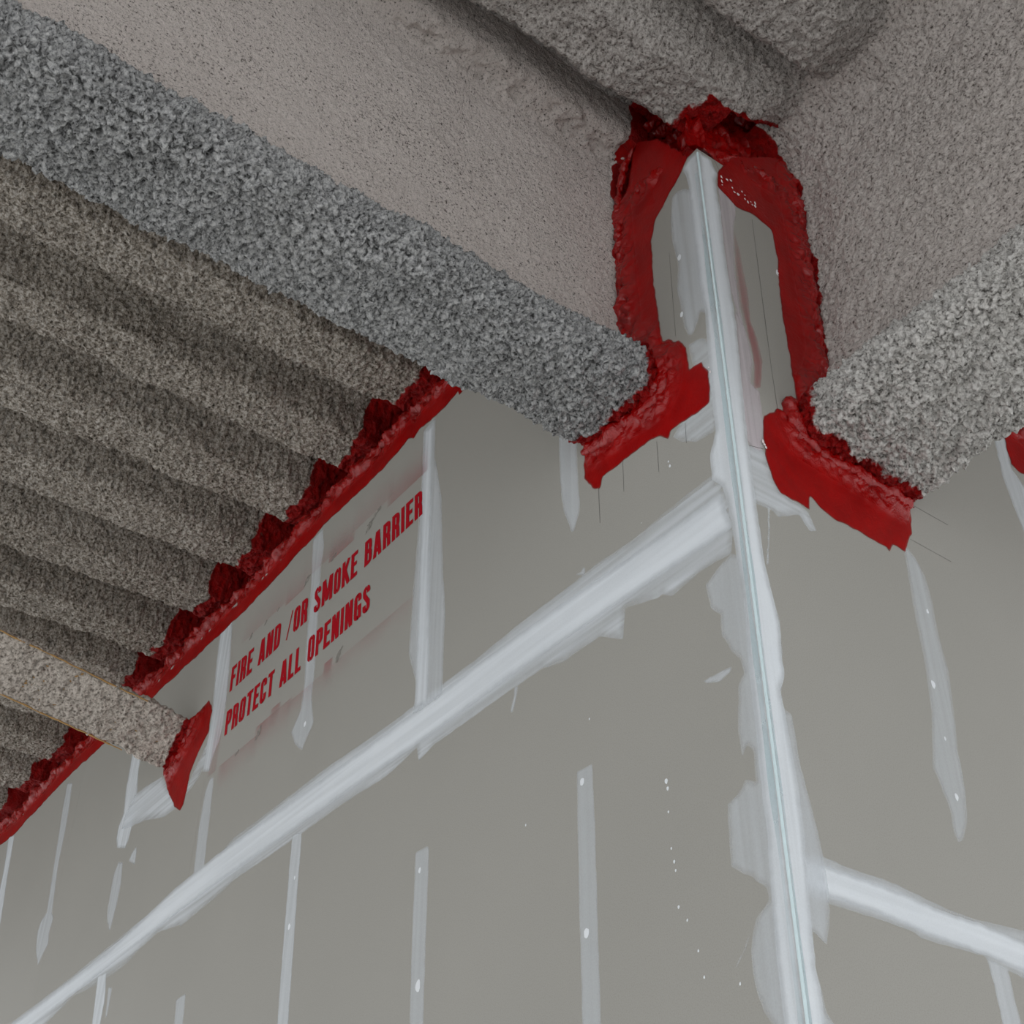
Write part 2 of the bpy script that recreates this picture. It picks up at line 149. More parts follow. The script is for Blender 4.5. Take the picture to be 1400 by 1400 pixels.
def resample(pts, step, closed=False, rounds=2):
    P = np.array(pts, float)
    for _ in range(rounds):                                       # Chaikin corner cutting
        Q = []
        n = len(P)
        for i in range(n if closed else n - 1):
            a, b = P[i], P[(i + 1) % n]
            Q += [0.75 * a + 0.25 * b, 0.25 * a + 0.75 * b]
        if not closed: Q = [P[0]] + Q + [P[-1]]
        P = np.array(Q)
    if closed: P = np.vstack([P, P[:1]])
    d = np.r_[0, np.cumsum(np.hypot(*np.diff(P, axis=0).T))]
    n = max(3, int(round(d[-1] / step)) + 1)
    s = np.linspace(0, d[-1], n)
    return np.stack([np.interp(s, d, P[:, 0]), np.interp(s, d, P[:, 1])], 1)
def seg_dist(P, poly, closed=True):
    poly = np.asarray(poly, float); best = np.full(len(P), 1e9); near = np.zeros((len(P), 2))
    n = len(poly)
    for i in range(n if closed else n - 1):
        a, b = poly[i], poly[(i + 1) % n]; ab = b - a; L = ab @ ab
        if L < 1e-12: continue
        t = np.clip(((P - a) @ ab) / L, 0, 1); q = a + t[:, None] * ab
        d = np.hypot(*(P - q).T); m = d < best
        best[m] = d[m]; near[m] = q[m]
    return best, near
def inside(P, poly):
    x, y = P.T; c = np.zeros(len(P), bool); n = len(poly)
    for i in range(n):
        (x0, y0), (x1, y1) = poly[i], poly[(i + 1) % n]
        if y0 == y1: continue
        m = ((y0 > y) != (y1 > y)) & (x < (x1 - x0) * (y - y0) / (y1 - y0) + x0)
        c ^= m
    return c
def fill(poly, cell):
    """grid filling of a closed outline; rim vertices are pulled onto the outline"""
    poly = np.asarray(poly, float); lo, hi = poly.min(0) - cell, poly.max(0) + cell
    nx, ny = [int(math.ceil(k)) + 1 for k in (hi - lo) / cell]
    gx, gy = lo[0] + np.arange(nx) * cell, lo[1] + np.arange(ny) * cell
    X, Y = np.meshgrid(gx, gy, indexing='ij'); V = np.stack([X.ravel(), Y.ravel()], 1)
    cx, cy = np.meshgrid(gx[:-1] + cell / 2, gy[:-1] + cell / 2, indexing='ij')
    keep = inside(np.stack([cx.ravel(), cy.ravel()], 1), poly)
    F = grid_faces(nx, ny, keep=keep.reshape(nx - 1, ny - 1))
    u, inv = np.unique(F, return_inverse=True); V = V[u]; F = inv.reshape(F.shape)
    cnt = np.bincount(F.ravel(), minlength=len(V)); rim = cnt < 4
    d, near = seg_dist(V, poly)
    V = np.where(rim[:, None], near, V); d = np.where(rim, 0, d)
    return V, F, d, rim
def wobble(poly, step, amp, freq, seed, rounds=0):
    P = resample(poly, step, True, rounds)[:-1]
    q = np.c_[P * freq, np.zeros(len(P))]
    return P + amp * np.stack([vnoise(q, seed), vnoise(q, seed + 5)], 1)
def onL(V, off): return np.stack([V[:, 0], -off, V[:, 1]], 1)      # left wall faces -y
def onR(V, off): return np.stack([off, V[:, 0], V[:, 1]], 1)       # right wall faces +x

# ------------------------------------------------------------------ materials
def new_mat(name):
    m = bpy.data.materials.new(name); m.use_nodes = True
    nt = m.node_tree; b = nt.nodes['Principled BSDF']
    return m, nt, b, nt.nodes, nt.links
def noise_node(nt, scale, detail=3, rough=0.55, vec=None, dist=0.0):
    n = nt.nodes.new('ShaderNodeTexNoise'); n.inputs['Scale'].default_value = scale
    n.inputs['Detail'].default_value = detail; n.inputs['Roughness'].default_value = rough
    n.inputs['Distortion'].default_value = dist
    if vec is not None: nt.links.new(vec, n.inputs['Vector'])
    return n
def ramp(nt, fac, stops):
    r = nt.nodes.new('ShaderNodeValToRGB'); e = r.color_ramp.elements
    while len(e) < len(stops): e.new(0.5)
    for k, (p, c) in enumerate(stops):
        e[k].position = p; e[k].color = (*c, 1) if len(c) == 3 else c
    nt.links.new(fac, r.inputs['Fac']); return r
def mix(nt, fac, a, b, blend='MIX'):
    n = nt.nodes.new('ShaderNodeMix'); n.data_type = 'RGBA'; n.blend_type = blend
    for s, v in ((n.inputs[0], fac), (n.inputs[6], a), (n.inputs[7], b)):
        if isinstance(v, (int, float)): s.default_value = v
        elif isinstance(v, tuple): s.default_value = (*v, 1)
        else: nt.links.new(v, s)
    return n.outputs[2]
def coords(nt, scale=(1, 1, 1)):
    t = nt.nodes.new('ShaderNodeTexCoord'); mp = nt.nodes.new('ShaderNodeMapping')
    mp.inputs['Scale'].default_value = scale
    nt.links.new(t.outputs['Object'], mp.inputs['Vector']); return mp.outputs['Vector']
RED = (0.30, 0.0018, 0.0018)
def sfrm(name, light, dark, pit_shade, stops=(0.30, 0.43, 0.60), spscale=150, bump=0.5, bscale=150, stretch=(1, 1, 1)):
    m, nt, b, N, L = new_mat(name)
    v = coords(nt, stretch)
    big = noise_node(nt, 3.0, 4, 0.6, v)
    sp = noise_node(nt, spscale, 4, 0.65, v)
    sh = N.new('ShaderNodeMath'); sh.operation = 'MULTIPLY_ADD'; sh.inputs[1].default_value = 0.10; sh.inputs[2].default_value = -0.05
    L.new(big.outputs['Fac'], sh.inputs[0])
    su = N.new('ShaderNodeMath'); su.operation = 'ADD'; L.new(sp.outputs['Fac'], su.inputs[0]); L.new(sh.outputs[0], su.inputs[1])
    c = ramp(nt, su.outputs[0], [(stops[0], pit_shade), (stops[1], dark), (stops[2], light)]).outputs['Color']  # lowest stop paints in the shade of pits too small for the mesh
    at = N.new('ShaderNodeAttribute'); at.attribute_name = 'red'
    rn = noise_node(nt, 45, 3, 0.6, v)
    ad = N.new('ShaderNodeMath'); ad.operation = 'MULTIPLY_ADD'; ad.inputs[1].default_value = 0.8; ad.inputs[2].default_value = -0.4
    L.new(rn.outputs['Fac'], ad.inputs[0])
    sm = N.new('ShaderNodeMath'); sm.operation = 'ADD'; L.new(ad.outputs[0], sm.inputs[0]); L.new(at.outputs['Fac'], sm.inputs[1])
    rm = ramp(nt, sm.outputs[0], [(0.42, (0, 0, 0)), (0.58, (1, 1, 1))])
    c = mix(nt, rm.outputs['Color'], c, RED)
    L.new(c, b.inputs['Base Color'])
    rr = N.new('ShaderNodeMapRange'); L.new(rm.outputs['Color'], rr.inputs['Value'])
    rr.inputs['To Min'].default_value = 0.95; rr.inputs['To Max'].default_value = 0.30
    L.new(rr.outputs[0], b.inputs['Roughness'])
    b.inputs['Specular IOR Level'].default_value = 0.25
    bn = noise_node(nt, bscale, 4, 0.7, v); bp = N.new('ShaderNodeBump')
    bp.inputs['Strength'].default_value = bump; bp.inputs['Distance'].default_value = 0.012
    L.new(bn.outputs['Fac'], bp.inputs['Height']); L.new(bp.outputs['Normal'], b.inputs['Normal'])
    return m
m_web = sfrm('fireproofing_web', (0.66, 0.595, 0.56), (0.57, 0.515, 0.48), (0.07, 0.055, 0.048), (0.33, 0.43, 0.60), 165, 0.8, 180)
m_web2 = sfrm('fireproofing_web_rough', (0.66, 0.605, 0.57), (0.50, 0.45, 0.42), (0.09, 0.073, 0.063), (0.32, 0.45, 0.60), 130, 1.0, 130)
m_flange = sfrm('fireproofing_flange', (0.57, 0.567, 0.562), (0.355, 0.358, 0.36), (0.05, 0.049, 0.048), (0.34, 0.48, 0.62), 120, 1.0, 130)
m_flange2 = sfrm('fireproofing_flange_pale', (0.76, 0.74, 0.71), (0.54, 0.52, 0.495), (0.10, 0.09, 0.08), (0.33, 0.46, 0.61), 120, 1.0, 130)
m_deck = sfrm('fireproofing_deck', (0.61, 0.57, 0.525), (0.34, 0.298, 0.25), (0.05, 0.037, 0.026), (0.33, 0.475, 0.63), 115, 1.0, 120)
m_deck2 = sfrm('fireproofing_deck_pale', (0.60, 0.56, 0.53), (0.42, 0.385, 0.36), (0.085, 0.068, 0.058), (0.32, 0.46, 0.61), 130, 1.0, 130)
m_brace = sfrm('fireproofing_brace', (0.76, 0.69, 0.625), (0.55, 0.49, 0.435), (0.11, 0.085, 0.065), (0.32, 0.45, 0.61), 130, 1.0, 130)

def board_mat():
    m, nt, b, N, L = new_mat('gypsum_board_paper')
    v = coords(nt)
    n1 = noise_node(nt, 1.6, 3, 0.5, v)
    c = mix(nt, n1.outputs['Fac'], (0.305, 0.297, 0.271), (0.345, 0.334, 0.306))
    n2 = noise_node(nt, 420, 2, 0.6, v)
    c = mix(nt, ramp(nt, n2.outputs['Fac'], [(0.35, (0.9, 0.9, 0.9)), (0.65, (1.06, 1.06, 1.06))]).outputs['Color'], (0, 0, 0), c)
    L.new(c, b.inputs['Base Color'])
    b.inputs['Roughness'].default_value = 0.62; b.inputs['Specular IOR Level'].default_value = 0.3
    return m
m_board = board_mat()
def film_mat(name, col, colb, rough=0.6, sx=(1, 1, 1)):
    m, nt, b, N, L = new_mat(name)
    v = coords(nt, sx)
    n1 = noise_node(nt, 22, 3, 0.6, v)
    L.new(mix(nt, n1.outputs['Fac'], col, colb), b.inputs['Base Color'])
    at = N.new('ShaderNodeAttribute'); at.attribute_name = 'cover'
    n2 = noise_node(nt, 300, 2, 0.6, v)
    ma = N.new('ShaderNodeMath'); ma.operation = 'MULTIPLY_ADD'; ma.inputs[1].default_value = 0.16; ma.inputs[2].default_value = -0.08
    L.new(n2.outputs['Fac'], ma.inputs[0])
    ad = N.new('ShaderNodeMath'); ad.operation = 'ADD'; ad.use_clamp = True
    L.new(ma.outputs[0], ad.inputs[0]); L.new(at.outputs['Fac'], ad.inputs[1])
    L.new(ad.outputs[0], b.inputs['Alpha'])
    b.inputs['Roughness'].default_value = rough; b.inputs['Specular IOR Level'].default_value = 0.3
    return m
m_mud = film_mat('joint_compound', (0.66, 0.70, 0.74), (0.71, 0.745, 0.775))
m_cyan = film_mat('corner_bead_paint', (0.52, 0.66, 0.70), (0.58, 0.70, 0.73))
m_pinkmud = film_mat('joint_compound_stained', (0.62, 0.54, 0.58), (0.66, 0.62, 0.65))
m_spray = film_mat('red_overspray', (0.42, 0.06, 0.08), (0.42, 0.06, 0.08))
m_scuff = film_mat('torn_paper', (0.30, 0.285, 0.26), (0.24, 0.225, 0.20))

def plain(name, col, rough=0.7):
    m, nt, b, N, L = new_mat(name)
    n1 = noise_node(nt, 60, 2, 0.5, coords(nt))
    L.new(mix(nt, n1.outputs['Fac'], tuple(k * 0.9 for k in col), tuple(min(1, k * 1.08) for k in col)), b.inputs['Base Color'])
    b.inputs['Roughness'].default_value = rough
    return m
m_letter = plain('stencil_paint', (0.36, 0.004, 0.012), 0.55)
m_letter.node_tree.nodes['Principled BSDF'].inputs['Specular IOR Level'].default_value = 0.08
m_pencil = plain('pencil', (0.10, 0.095, 0.09), 0.7)
m_screw = plain('screw_spot', (0.72, 0.75, 0.78), 0.6)
m_core = plain('gypsum_core', (0.4, 0.39, 0.37), 0.9)
m_rust = plain('rusty_edge', (0.42, 0.25, 0.09), 0.8)
m_arris = plain('bead_nose', (0.62, 0.75, 0.78), 0.5)
m_fluff = plain('mineral_wool', (0.75, 0.68, 0.68), 0.9)
def concrete():
    m, nt, b, N, L = new_mat('concrete_floor')
    n1 = noise_node(nt, 1.3, 6, 0.6, coords(nt))
    L.new(mix(nt, n1.outputs['Fac'], (0.64, 0.65, 0.65), (0.72, 0.73, 0.73)), b.inputs['Base Color'])
    b.inputs['Roughness'].default_value = 0.8
    return m
m_floor = concrete()
def red_mat():
    m, nt, b, N, L = new_mat('firestop_sealant')
    v = coords(nt)
    n1 = noise_node(nt, 16, 4, 0.6, v)
    c = mix(nt, ramp(nt, n1.outputs['Fac'], [(0.35, (0, 0, 0)), (0.65, (1, 1, 1))]).outputs['Color'], (0.22, 0.001, 0.0012), RED)
    L.new(c, b.inputs['Base Color'])
    at = N.new('ShaderNodeAttribute'); at.attribute_name = 'cover'
    L.new(at.outputs['Fac'], b.inputs['Alpha'])
    wt = N.new('ShaderNodeAttribute'); wt.attribute_name = 'wet'
    r1 = N.new('ShaderNodeMapRange'); L.new(wt.outputs['Fac'], r1.inputs['Value']); r1.inputs['To Min'].default_value = 0.34; r1.inputs['To Max'].default_value = 0.11
    L.new(r1.outputs[0], b.inputs['Roughness'])
    r2 = N.new('ShaderNodeMapRange'); L.new(wt.outputs['Fac'], r2.inputs['Value']); r2.inputs['To Min'].default_value = 0.09; r2.inputs['To Max'].default_value = 0.55
    L.new(r2.outputs[0], b.inputs['Specular IOR Level'])
    r3 = N.new('ShaderNodeMapRange'); L.new(wt.outputs['Fac'], r3.inputs['Value']); r3.inputs['To Min'].default_value = 0.15; r3.inputs['To Max'].default_value = 0.7
    bn = noise_node(nt, 55, 4, 0.6, v, 1.5); bp = N.new('ShaderNodeBump')
    L.new(r3.outputs[0], bp.inputs['Strength']); bp.inputs['Distance'].default_value = 0.006
    L.new(bn.outputs['Fac'], bp.inputs['Height']); L.new(bp.outputs['Normal'], b.inputs['Normal'])
    return m
m_red = red_mat()

# ------------------------------------------------------------------ the setting
FLOOR = -Z0
fl = box('floor', (-9, -8, FLOOR - 0.15), (7, 6, FLOOR), m_floor)
tag(fl, 'plain grey concrete floor below the drywall corner', 'floor', kind='structure')
TOP = 1.25
wl = box('wall_left', (-7.0, 0.017, FLOOR), (-0.017, 0.12, TOP), m_core)
tag(wl, 'taped drywall wall left of the corner bearing the red stencilled notice', 'wall', kind='structure')
wr = box('wall_right', (-0.12, 0.122, FLOOR), (-0.017, 4.0, TOP), m_core)
tag(wr, 'taped drywall wall right of the corner, meeting the paler beam', 'wall', kind='structure')
G = 0.0002
def panels(root, rows, left):
    for z0, z1, cuts in rows:
        for a, b in zip(cuts[:-1], cuts[1:]):
            u0, u1 = min(a, b) + G, max(a, b) - G
            if left: box('drywall_panel', (u0, 0, z0 + G), (u1, 0.016, z1 - G), m_board, root, 0.0003)
            else: box('drywall_panel', (-0.016, u0, z0 + G), (0, u1, z1 - G), m_board, root, 0.0003)
panels(wl, [(0.205, TOP, [0, -1.115, -2.355, -3.575, -4.795, -6.015, -7]), (-1.015, 0.205, [0, -1.66, -2.92, -4.14, -5.36, -7]),
            (-2.235, -1.015, [0, -1.11, -2.33, -3.55, -4.77, -7]), (FLOOR, -2.235, [0, -1.66, -2.92, -4.14, -5.36, -7])], True)
panels(wr, [(-0.533, TOP, [0.0165, 0.98, 2.2, 4]), (-1.753, -0.533, [0.0165, 0.49, 1.71, 2.93, 4]), (FLOOR, -1.753, [0.0165, 0.98, 2.2, 4])], False)

# joint compound, tape and corner bead: films of filler on the boards
def film(name, root, left, poly, mat, cover, lift, cell=0.006, feather=0.012, direc=None, streak=0.0, seed=1, rough_edge=0.0015, thick=0.00008, rim_cover=0.55, fade_uv=None):
    P = wobble(poly, 0.006, rough_edge, 70, seed)
    q_ = np.asarray(poly); area = 0.5 * abs(np.sum(q_[:, 0] * np.roll(q_[:, 1], -1) - q_[:, 1] * np.roll(q_[:, 0], -1)))
    if area < 0.08: cell = 0.003
    V, F, d, rim = fill(P, cell)
    ed = smooth(0, feather, d)
    cov = cover * (rim_cover + (1 - rim_cover) * ed)
    if streak and direc is not None:
        a = np.array(direc, float); a /= np.hypot(*a); b = np.array([-a[1], a[0]])
        q = np.c_[V @ a * 3.0, V @ b * 110.0, np.full(len(V), seed * 1.7)]
        cov = cov * (1 + streak * fbm(q, 2, seed) * (1 - 0.4 * ed))
    off = lift + thick * ed; off = np.where(rim, lift * 0.9, off)
    Q = onL(V, off) if left else onR(V, off)
    F = F if left else F
    return mk(name, Q, F if not left else F, mat, root, {'cover': np.clip(cov, 0, 1)})
ML, MR = DATA['ML'], DATA['MR']
LH, VT = (1, 0), (0, 1)
LEFT_FILMS = [  # key, name, material, cover, lift(mm), feather, direction, streak
    ('tape_skim', 'joint_compound_skim', m_mud, 0.62, 0.5, 0.02, LH, 0.55),
    ('tape_core', 'joint_tape', m_mud, 0.93, 1.3, 0.018, LH, 0.16),
    ('strip_a', 'screw_line_compound', m_mud, 0.45, 0.5, 0.004, VT, 0.1), ('strip_b', 'screw_line_compound', m_mud, 0.47, 0.5, 0.004, VT, 0.1),
    ('strip_c', 'screw_line_compound', m_mud, 0.62, 0.9, 0.004, VT, 0.15), ('strip_d', 'screw_line_compound', m_mud, 0.5, 0.5, 0.004, VT, 0.1),
    ('strip_e', 'screw_line_compound', m_mud, 0.78, 2.4, 0.006, VT, 0.15), ('strip_e2', 'screw_line_compound', m_mud, 0.5, 0.5, 0.004, VT, 0.1),
    ('strip_f', 'screw_line_compound', m_mud, 0.5, 0.5, 0.006, VT, 0.15), ('strip_g', 'screw_line_compound', m_mud, 0.52, 0.5, 0.006, VT, 0.15),
    ('strip_h0', 'screw_line_compound', m_mud, 0.75, 0.5, 0.01, VT, 0.2), ('strip_i', 'joint_compound_patch', m_mud, 0.8, 0.9, 0.012, VT, 0.25),
    ('patch_i', 'joint_compound_patch', m_mud, 0.72, 1.9, 0.03, LH, 0.35), ('patch_i2', 'joint_compound_patch', m_mud, 0.5, 0.5, 0.02, LH, 0.5),
    ('strip_h', 'screw_line_compound', m_mud, 0.5, 0.5, 0.008, VT, 0.2), ('dab_h', 'joint_compound_dab', m_mud, 0.6, 0.5, 0.01, VT, 0.2),
    ('strip_l', 'joint_compound_patch', m_mud, 0.7, 0.9, 0.014, VT, 0.3), ('strip_k', 'screw_line_compound', m_mud, 0.5, 0.5, 0.008, VT, 0.15),
    ('strip_j', 'joint_compound_skim', m_mud, 0.5, 2.4, 0.012, VT, 0.3), ('strip_j_core', 'joint_tape', m_mud, 0.82, 3.2, 0.016, VT, 0.2),
    ('strip_m', 'screw_line_compound', m_mud, 0.5, 0.5, 0.008, VT, 0.15),
    ('bead_skim_top', 'joint_compound_skim', m_mud, 0.5, 0.5, 0.012, VT, 0.35), ('bead_skim_mid', 'joint_compound_skim', m_mud, 0.5, 0.5, 0.015, LH, 0.35),
    ('bead_skim_low', 'joint_compound_skim', m_mud, 0.48, 3.0, 0.012, VT, 0.2), ('dab_corner', 'joint_compound_dab', m_mud, 0.55, 0.5, 0.004, LH, 0.3),
    ('tick_a', 'joint_compound_dab', m_mud, 0.5, 0.5, 0.004, LH, 0.3), ('tick_b', 'joint_compound_dab', m_mud, 0.5, 0.5, 0.004, VT, 0.3), ('tick_c', 'joint_compound_dab', m_mud, 0.4, 0.5, 0.003, VT, 0.3)]
for k, (key, name, mat, cov, lift, fe, di, st) in enumerate(LEFT_FILMS):
    film(name, wl, True, ML[key], mat, cov, lift * 0.16e-3, 0.005, fe, di, st, 11 + k)
RIGHT_FILMS = [
    ('tape_skim_r', 'joint_compound_skim', m_mud, 0.6, 0.5, 0.015, LH, 0.3), ('tape_core_r', 'joint_tape', m_mud, 0.93, 1.3, 0.01, LH, 0.1),
    ('strip_n', 'screw_line_compound', m_mud, 0.6, 0.9, 0.006, VT, 0.15), ('strip_r', 'screw_line_compound', m_mud, 0.42, 0.5, 0.012, VT, 0.25),
    ('strip_far', 'screw_line_compound', m_mud, 0.6, 0.5, 0.01, VT, 0.2), ('skim_pink_top', 'joint_compound_skim', m_pinkmud, 0.55, 0.5, 0.006, VT, 0.5),
    ('skim_pink_mid', 'joint_compound_skim', m_pinkmud, 0.6, 0.5, 0.008, VT, 0.45), ('patch_r', 'joint_compound_patch', m_mud, 0.62, 0.9, 0.02, LH, 0.35),
    ('smear_r', 'sealant_smear', m_spray, 0.34, 2.6, 0.01, VT, 0.7), ('drip_r', 'joint_compound_dab', m_mud, 0.5, 0.6, 0.002, VT, 0.2), ('bead_skim_r', 'joint_compound_skim', m_mud, 0.5, 2.0, 0.012, VT, 0.25)]
for k, (key, name, mat, cov, lift, fe, di, st) in enumerate(RIGHT_FILMS):
    film(name, wr, False, MR[key], mat, cov, lift * 0.16e-3, 0.004, fe, di, st, 61 + k)
film('joint_tape', wr, False, [(1.0, -0.60), (3.98, -0.59), (3.98, -0.47), (1.0, -0.50)], m_mud, 0.9, 0.0002, 0.012, 0.012, LH, 0.12, 88)
film('joint_tape', wr, False, [(0.95, 0.46), (1.02, 0.46), (1.01, 0.0), (1.02, -0.53), (0.95, -0.53), (0.955, 0.0)], m_mud, 0.7, 0.0003, 0.008, 0.012, VT, 0.15, 89)
# corner bead legs, tinted band along the nose and the bright nose itself
film('corner_bead_leg', wl, True, ML['bead_core_l'], m_mud, 0.88, 0.0006, 0.004, 0.014, VT, 0.22, 91)
film('corner_bead_leg', wr, False, MR['bead_core_r'], m_mud, 0.95, 0.0006, 0.004, 0.014, VT, 0.18, 92)
def ribbon(name, root, left, p0, p1, w, lift, mat, cover=None, seed=3):
    n = 120; t = np.linspace(0, 1, n); q = np.array(p0) + t[:, None] * (np.array(p1) - np.array(p0))
    ww = w * (1 + 0.5 * vnoise(np.c_[q * 9, np.zeros(n)], seed))
    a = np.array(p1) - np.array(p0); a /= np.hypot(*a); b = np.array([-a[1], a[0]])
    V = np.concatenate([q - b * ww[:, None] / 2, q + b * ww[:, None] / 2])
    i = np.arange(n - 1); F = np.stack([i, i + n, i + n + 1, i + 1], 1)
    off = np.full(len(V), lift); Q = onL(V, off) if left else onR(V, off)
    cov = None
    if cover is not None:
        c = np.clip(cover * (0.75 + 0.6 * vnoise(np.c_[V * 6, np.zeros(len(V))], seed + 1)), 0, 1); cov = {'cover': c}
    return mk(name, Q, F, mat, root, cov)
ribbon('corner_bead_tint', wl, True, (-0.011, 1.17), (-0.0125, -1.6), 0.010, 0.0008, m_cyan, 0.55, 5)
ribbon('corner_bead_tint', wr, False, (0.0045, 1.0), (0.006, -1.6), 0.006, 0.0008, m_cyan, 0.45, 7)
n = 60
zz = np.linspace(1.235, -1.6, n); ring = [(-0.0048, 0.0014), (-0.0044, 0.0046), (0.0, 0.0056 - 0.001), (0.0046, 0.0044)]
V = []; F = []
for z in zz:
    for (x, y) in ((-0.0030, -0.0007), (0.0004, -0.0022), (0.0022, -0.0004), (0.0007, 0.0030)): V.append((x, y, z))
for i in range(n - 1):
    for k in range(3): a = i * 4 + k; F.append((a, a + 4, a + 5, a + 1))
mk('corner_bead_nose', V, F, m_arris, wr)
# screw dimples filled with compound
def spot(root, left, u, v, r, mat=m_screw, name='screw_spot', asp=1.4, lift=0.0004):
    k = 12; a = np.arange(k) * 2 * math.pi / k
    jj = 1 + (0.25 if lift < 0.001 else 0.6) * vnoise(np.c_[np.cos(a) * 2 + u * 50, np.sin(a) * 2, a * 0], 3)
    V = np.vstack([[u, v], np.stack([u + r * jj * np.cos(a), v + asp * r * jj * np.sin(a)], 1)])
    off = np.r_[lift + 0.0008, np.full(k, lift)]
    F = [(0, 1 + i, 1 + (i + 1) % k) for i in range(k)]
    return mk(name, onL(V, off) if left else onR(V, off), F, mat, root)
spot(wl, True, -0.4922, -0.1807, 0.0060)
spot(wl, True, -0.4926, -0.4793, 0.0070)
spot(wl, True, -1.0623, -0.1572, 0.0050)
spot(wl, True, -1.0476, -0.4154, 0.0090)
spot(wl, True, -1.6613, -0.0922, 0.0060)
spot(wl, True, -1.6602, 0.0363, 0.0040)
spot(wl, True, -0.0922, 0.9541, 0.0060)
spot(wl, True, -1.6986, 0.4997, 0.0060)
spot(wl, True, -0.1036, 0.7794, 0.0050)
spot(wl, True, -0.2575, -0.2772, 0.0040)
spot(wl, True, -0.2551, -0.2924, 0.0030)
spot(wl, True, -0.2575, -0.3364, 0.0020)
spot(wl, True, -0.2567, -0.4048, 0.0020)
spot(wl, True, -0.2519, -0.4305, 0.0025)
spot(wl, True, -0.2498, -0.4470, 0.0020)
spot(wl, True, -0.2492, -0.5115, 0.0025)
spot(wl, True, -0.2307, -0.5401, 0.0020)
spot(wl, True, -0.2108, -0.5975, 0.0020)
spot(wl, True, -0.2024, -0.6425, 0.0020)
spot(wl, True, -0.6733, -0.2003, 0.0020)
spot(wl, True, -0.4638, -0.0562, 0.0020)
spot(wl, True, -0.1830, 0.4143, 0.0020)
spot(wl, True, -0.1799, 0.4004, 0.0030)
spot(wl, True, -0.2764, 0.3138, 0.0010)
spot(wl, True, -0.1255, -0.6749, 0.0020)
spot(wr, False, 0.4719, -0.0335, 0.0060)
spot(wr, False, 0.4696, -0.2710, 0.0050)
spot(wr, False, 0.4722, -0.1505, 0.0030)
spot(wr, False, 0.5047, 0.1491, 0.0040)
spot(wr, False, 0.2181, 0.9624, 0.0080)

for p in DATA['PENL']:
    for a, b in zip(p[:-1], p[1:]): ribbon('pencil_line', wl, True, a, b, 0.0011, 0.0004, m_pencil)
for p in DATA['PENR']:
    for a, b in zip(p[:-1], p[1:]): ribbon('pencil_line', wr, False, a, b, 0.0011, 0.0004, m_pencil)

# ------------------------------------------------------------------ sprayed fireproofing surfaces
def spray(P, Nn, style):
    sh = P.shape; p = P.reshape(-1, 3).astype(np.float32); nn = Nn.reshape(-1, 3)
    pit = lambda f, sd, r0=0.42, r1=0.12: smooth(r0, r1, worley(p * f, sd))
    jit = lambda f, sd, a: np.stack([vnoise(p * f, sd), vnoise(p * f, sd + 1), vnoise(p * f, sd + 2)], 1) * a
    if style == 'flange':
        big = smooth(-0.25, -1.3, p[:, 1])
        d = 0.008 * fbm(p * 9, 2, 1) + (0.003 + 0.004 * big) * (0.55 - worley(p * 46, 2)) + 0.0068 * fbm(p * 88, 2, 3, 0.6) - (0.006 + 0.008 * big) * pit(56, 4) - 0.010 * pit(98, 9) + 0.0035 * vnoise(p * 200, 8)
        j = jit(85, 5, 0.005) + jit(170, 15, 0.0028)
    elif style == 'flange2':
        d = 0.009 * fbm(p * 8, 2, 21) + 0.004 * (0.55 - worley(p * 64, 22)) + 0.0068 * fbm(p * 92, 2, 23, 0.6) - 0.011 * pit(96, 24) + 0.003 * vnoise(p * 200, 29)
        d = d + 0.0055 * np.sin(p[:, 1] * 62 + p[:, 0] * 14 + 2.0 * vnoise(p * 7, 25))
        j = jit(90, 26, 0.0045) + jit(170, 36, 0.0028)
    elif style == 'web':
        d = 0.006 * fbm(p * 5, 2, 31) + 0.0022 * fbm(p * 80, 2, 32) - 0.003 * pit(85, 35, 0.3, 0.1)
        d = d + np.exp(-((p[:, 2] - 1.478) / 0.022) ** 2) * smooth(-0.4, -0.2, vnoise(p * 4, 38)) * (0.012 * fbm(p * 34, 2, 37) + 0.008 * np.abs(vnoise(p * 60, 39)))
        j = np.zeros_like(p)
    elif style == 'web2':
        q = p * np.array([1.0, 1.0, 0.45], np.float32)
        d = 0.008 * fbm(p * 5, 2, 41) + 0.007 * (0.5 - worley(q * 56, 42)) + 0.0045 * fbm(p * 80, 2, 43) - 0.005 * pit(70, 45)
        j = np.stack([vnoise(p * 60, 46), vnoise(p * 60, 47), vnoise(p * 60, 48)], 1) * 0.002
    elif style == 'deck':
        d = 0.009 * fbm(p * 7, 2, 51) + 0.004 * (0.5 - worley(p * 62, 52)) + 0.006 * fbm(p * 66, 2, 53, 0.6) - 0.012 * pit(72, 54) 
        j = np.stack([vnoise(p * 60, 56), vnoise(p * 60, 57), vnoise(p * 60, 58)], 1) * 0.003
    else:
        q = p * np.array([1, 0.6, 1], np.float32)
        d = 0.012 * fbm(p * 6, 2, 61) + 0.006 * (0.5 - worley(p * 58, 62)) + 0.006 * fbm(p * 70, 2, 63, 0.6) - 0.006 * pit(72, 64)
        j = np.stack([vnoise(p * 60, 66), vnoise(p * 60, 67), vnoise(p * 60, 68)], 1) * 0.003
    return (p + nn * d[:, None] + j).reshape(sh)
def graded(a, b, fine, coarse_from=None, coarse=0.014):
    """coordinates from a to b (a<b), fine spacing up to b, growing below coarse_from"""
    if coarse_from is None or coarse_from <= a: return np.linspace(a, b, int((b - a) / fine) + 2)
    return np.r_[np.linspace(a, coarse_from, int((coarse_from - a) / coarse) + 2)[:-1], np.linspace(coarse_from, b, int((b - coarse_from) / fine) + 2)]
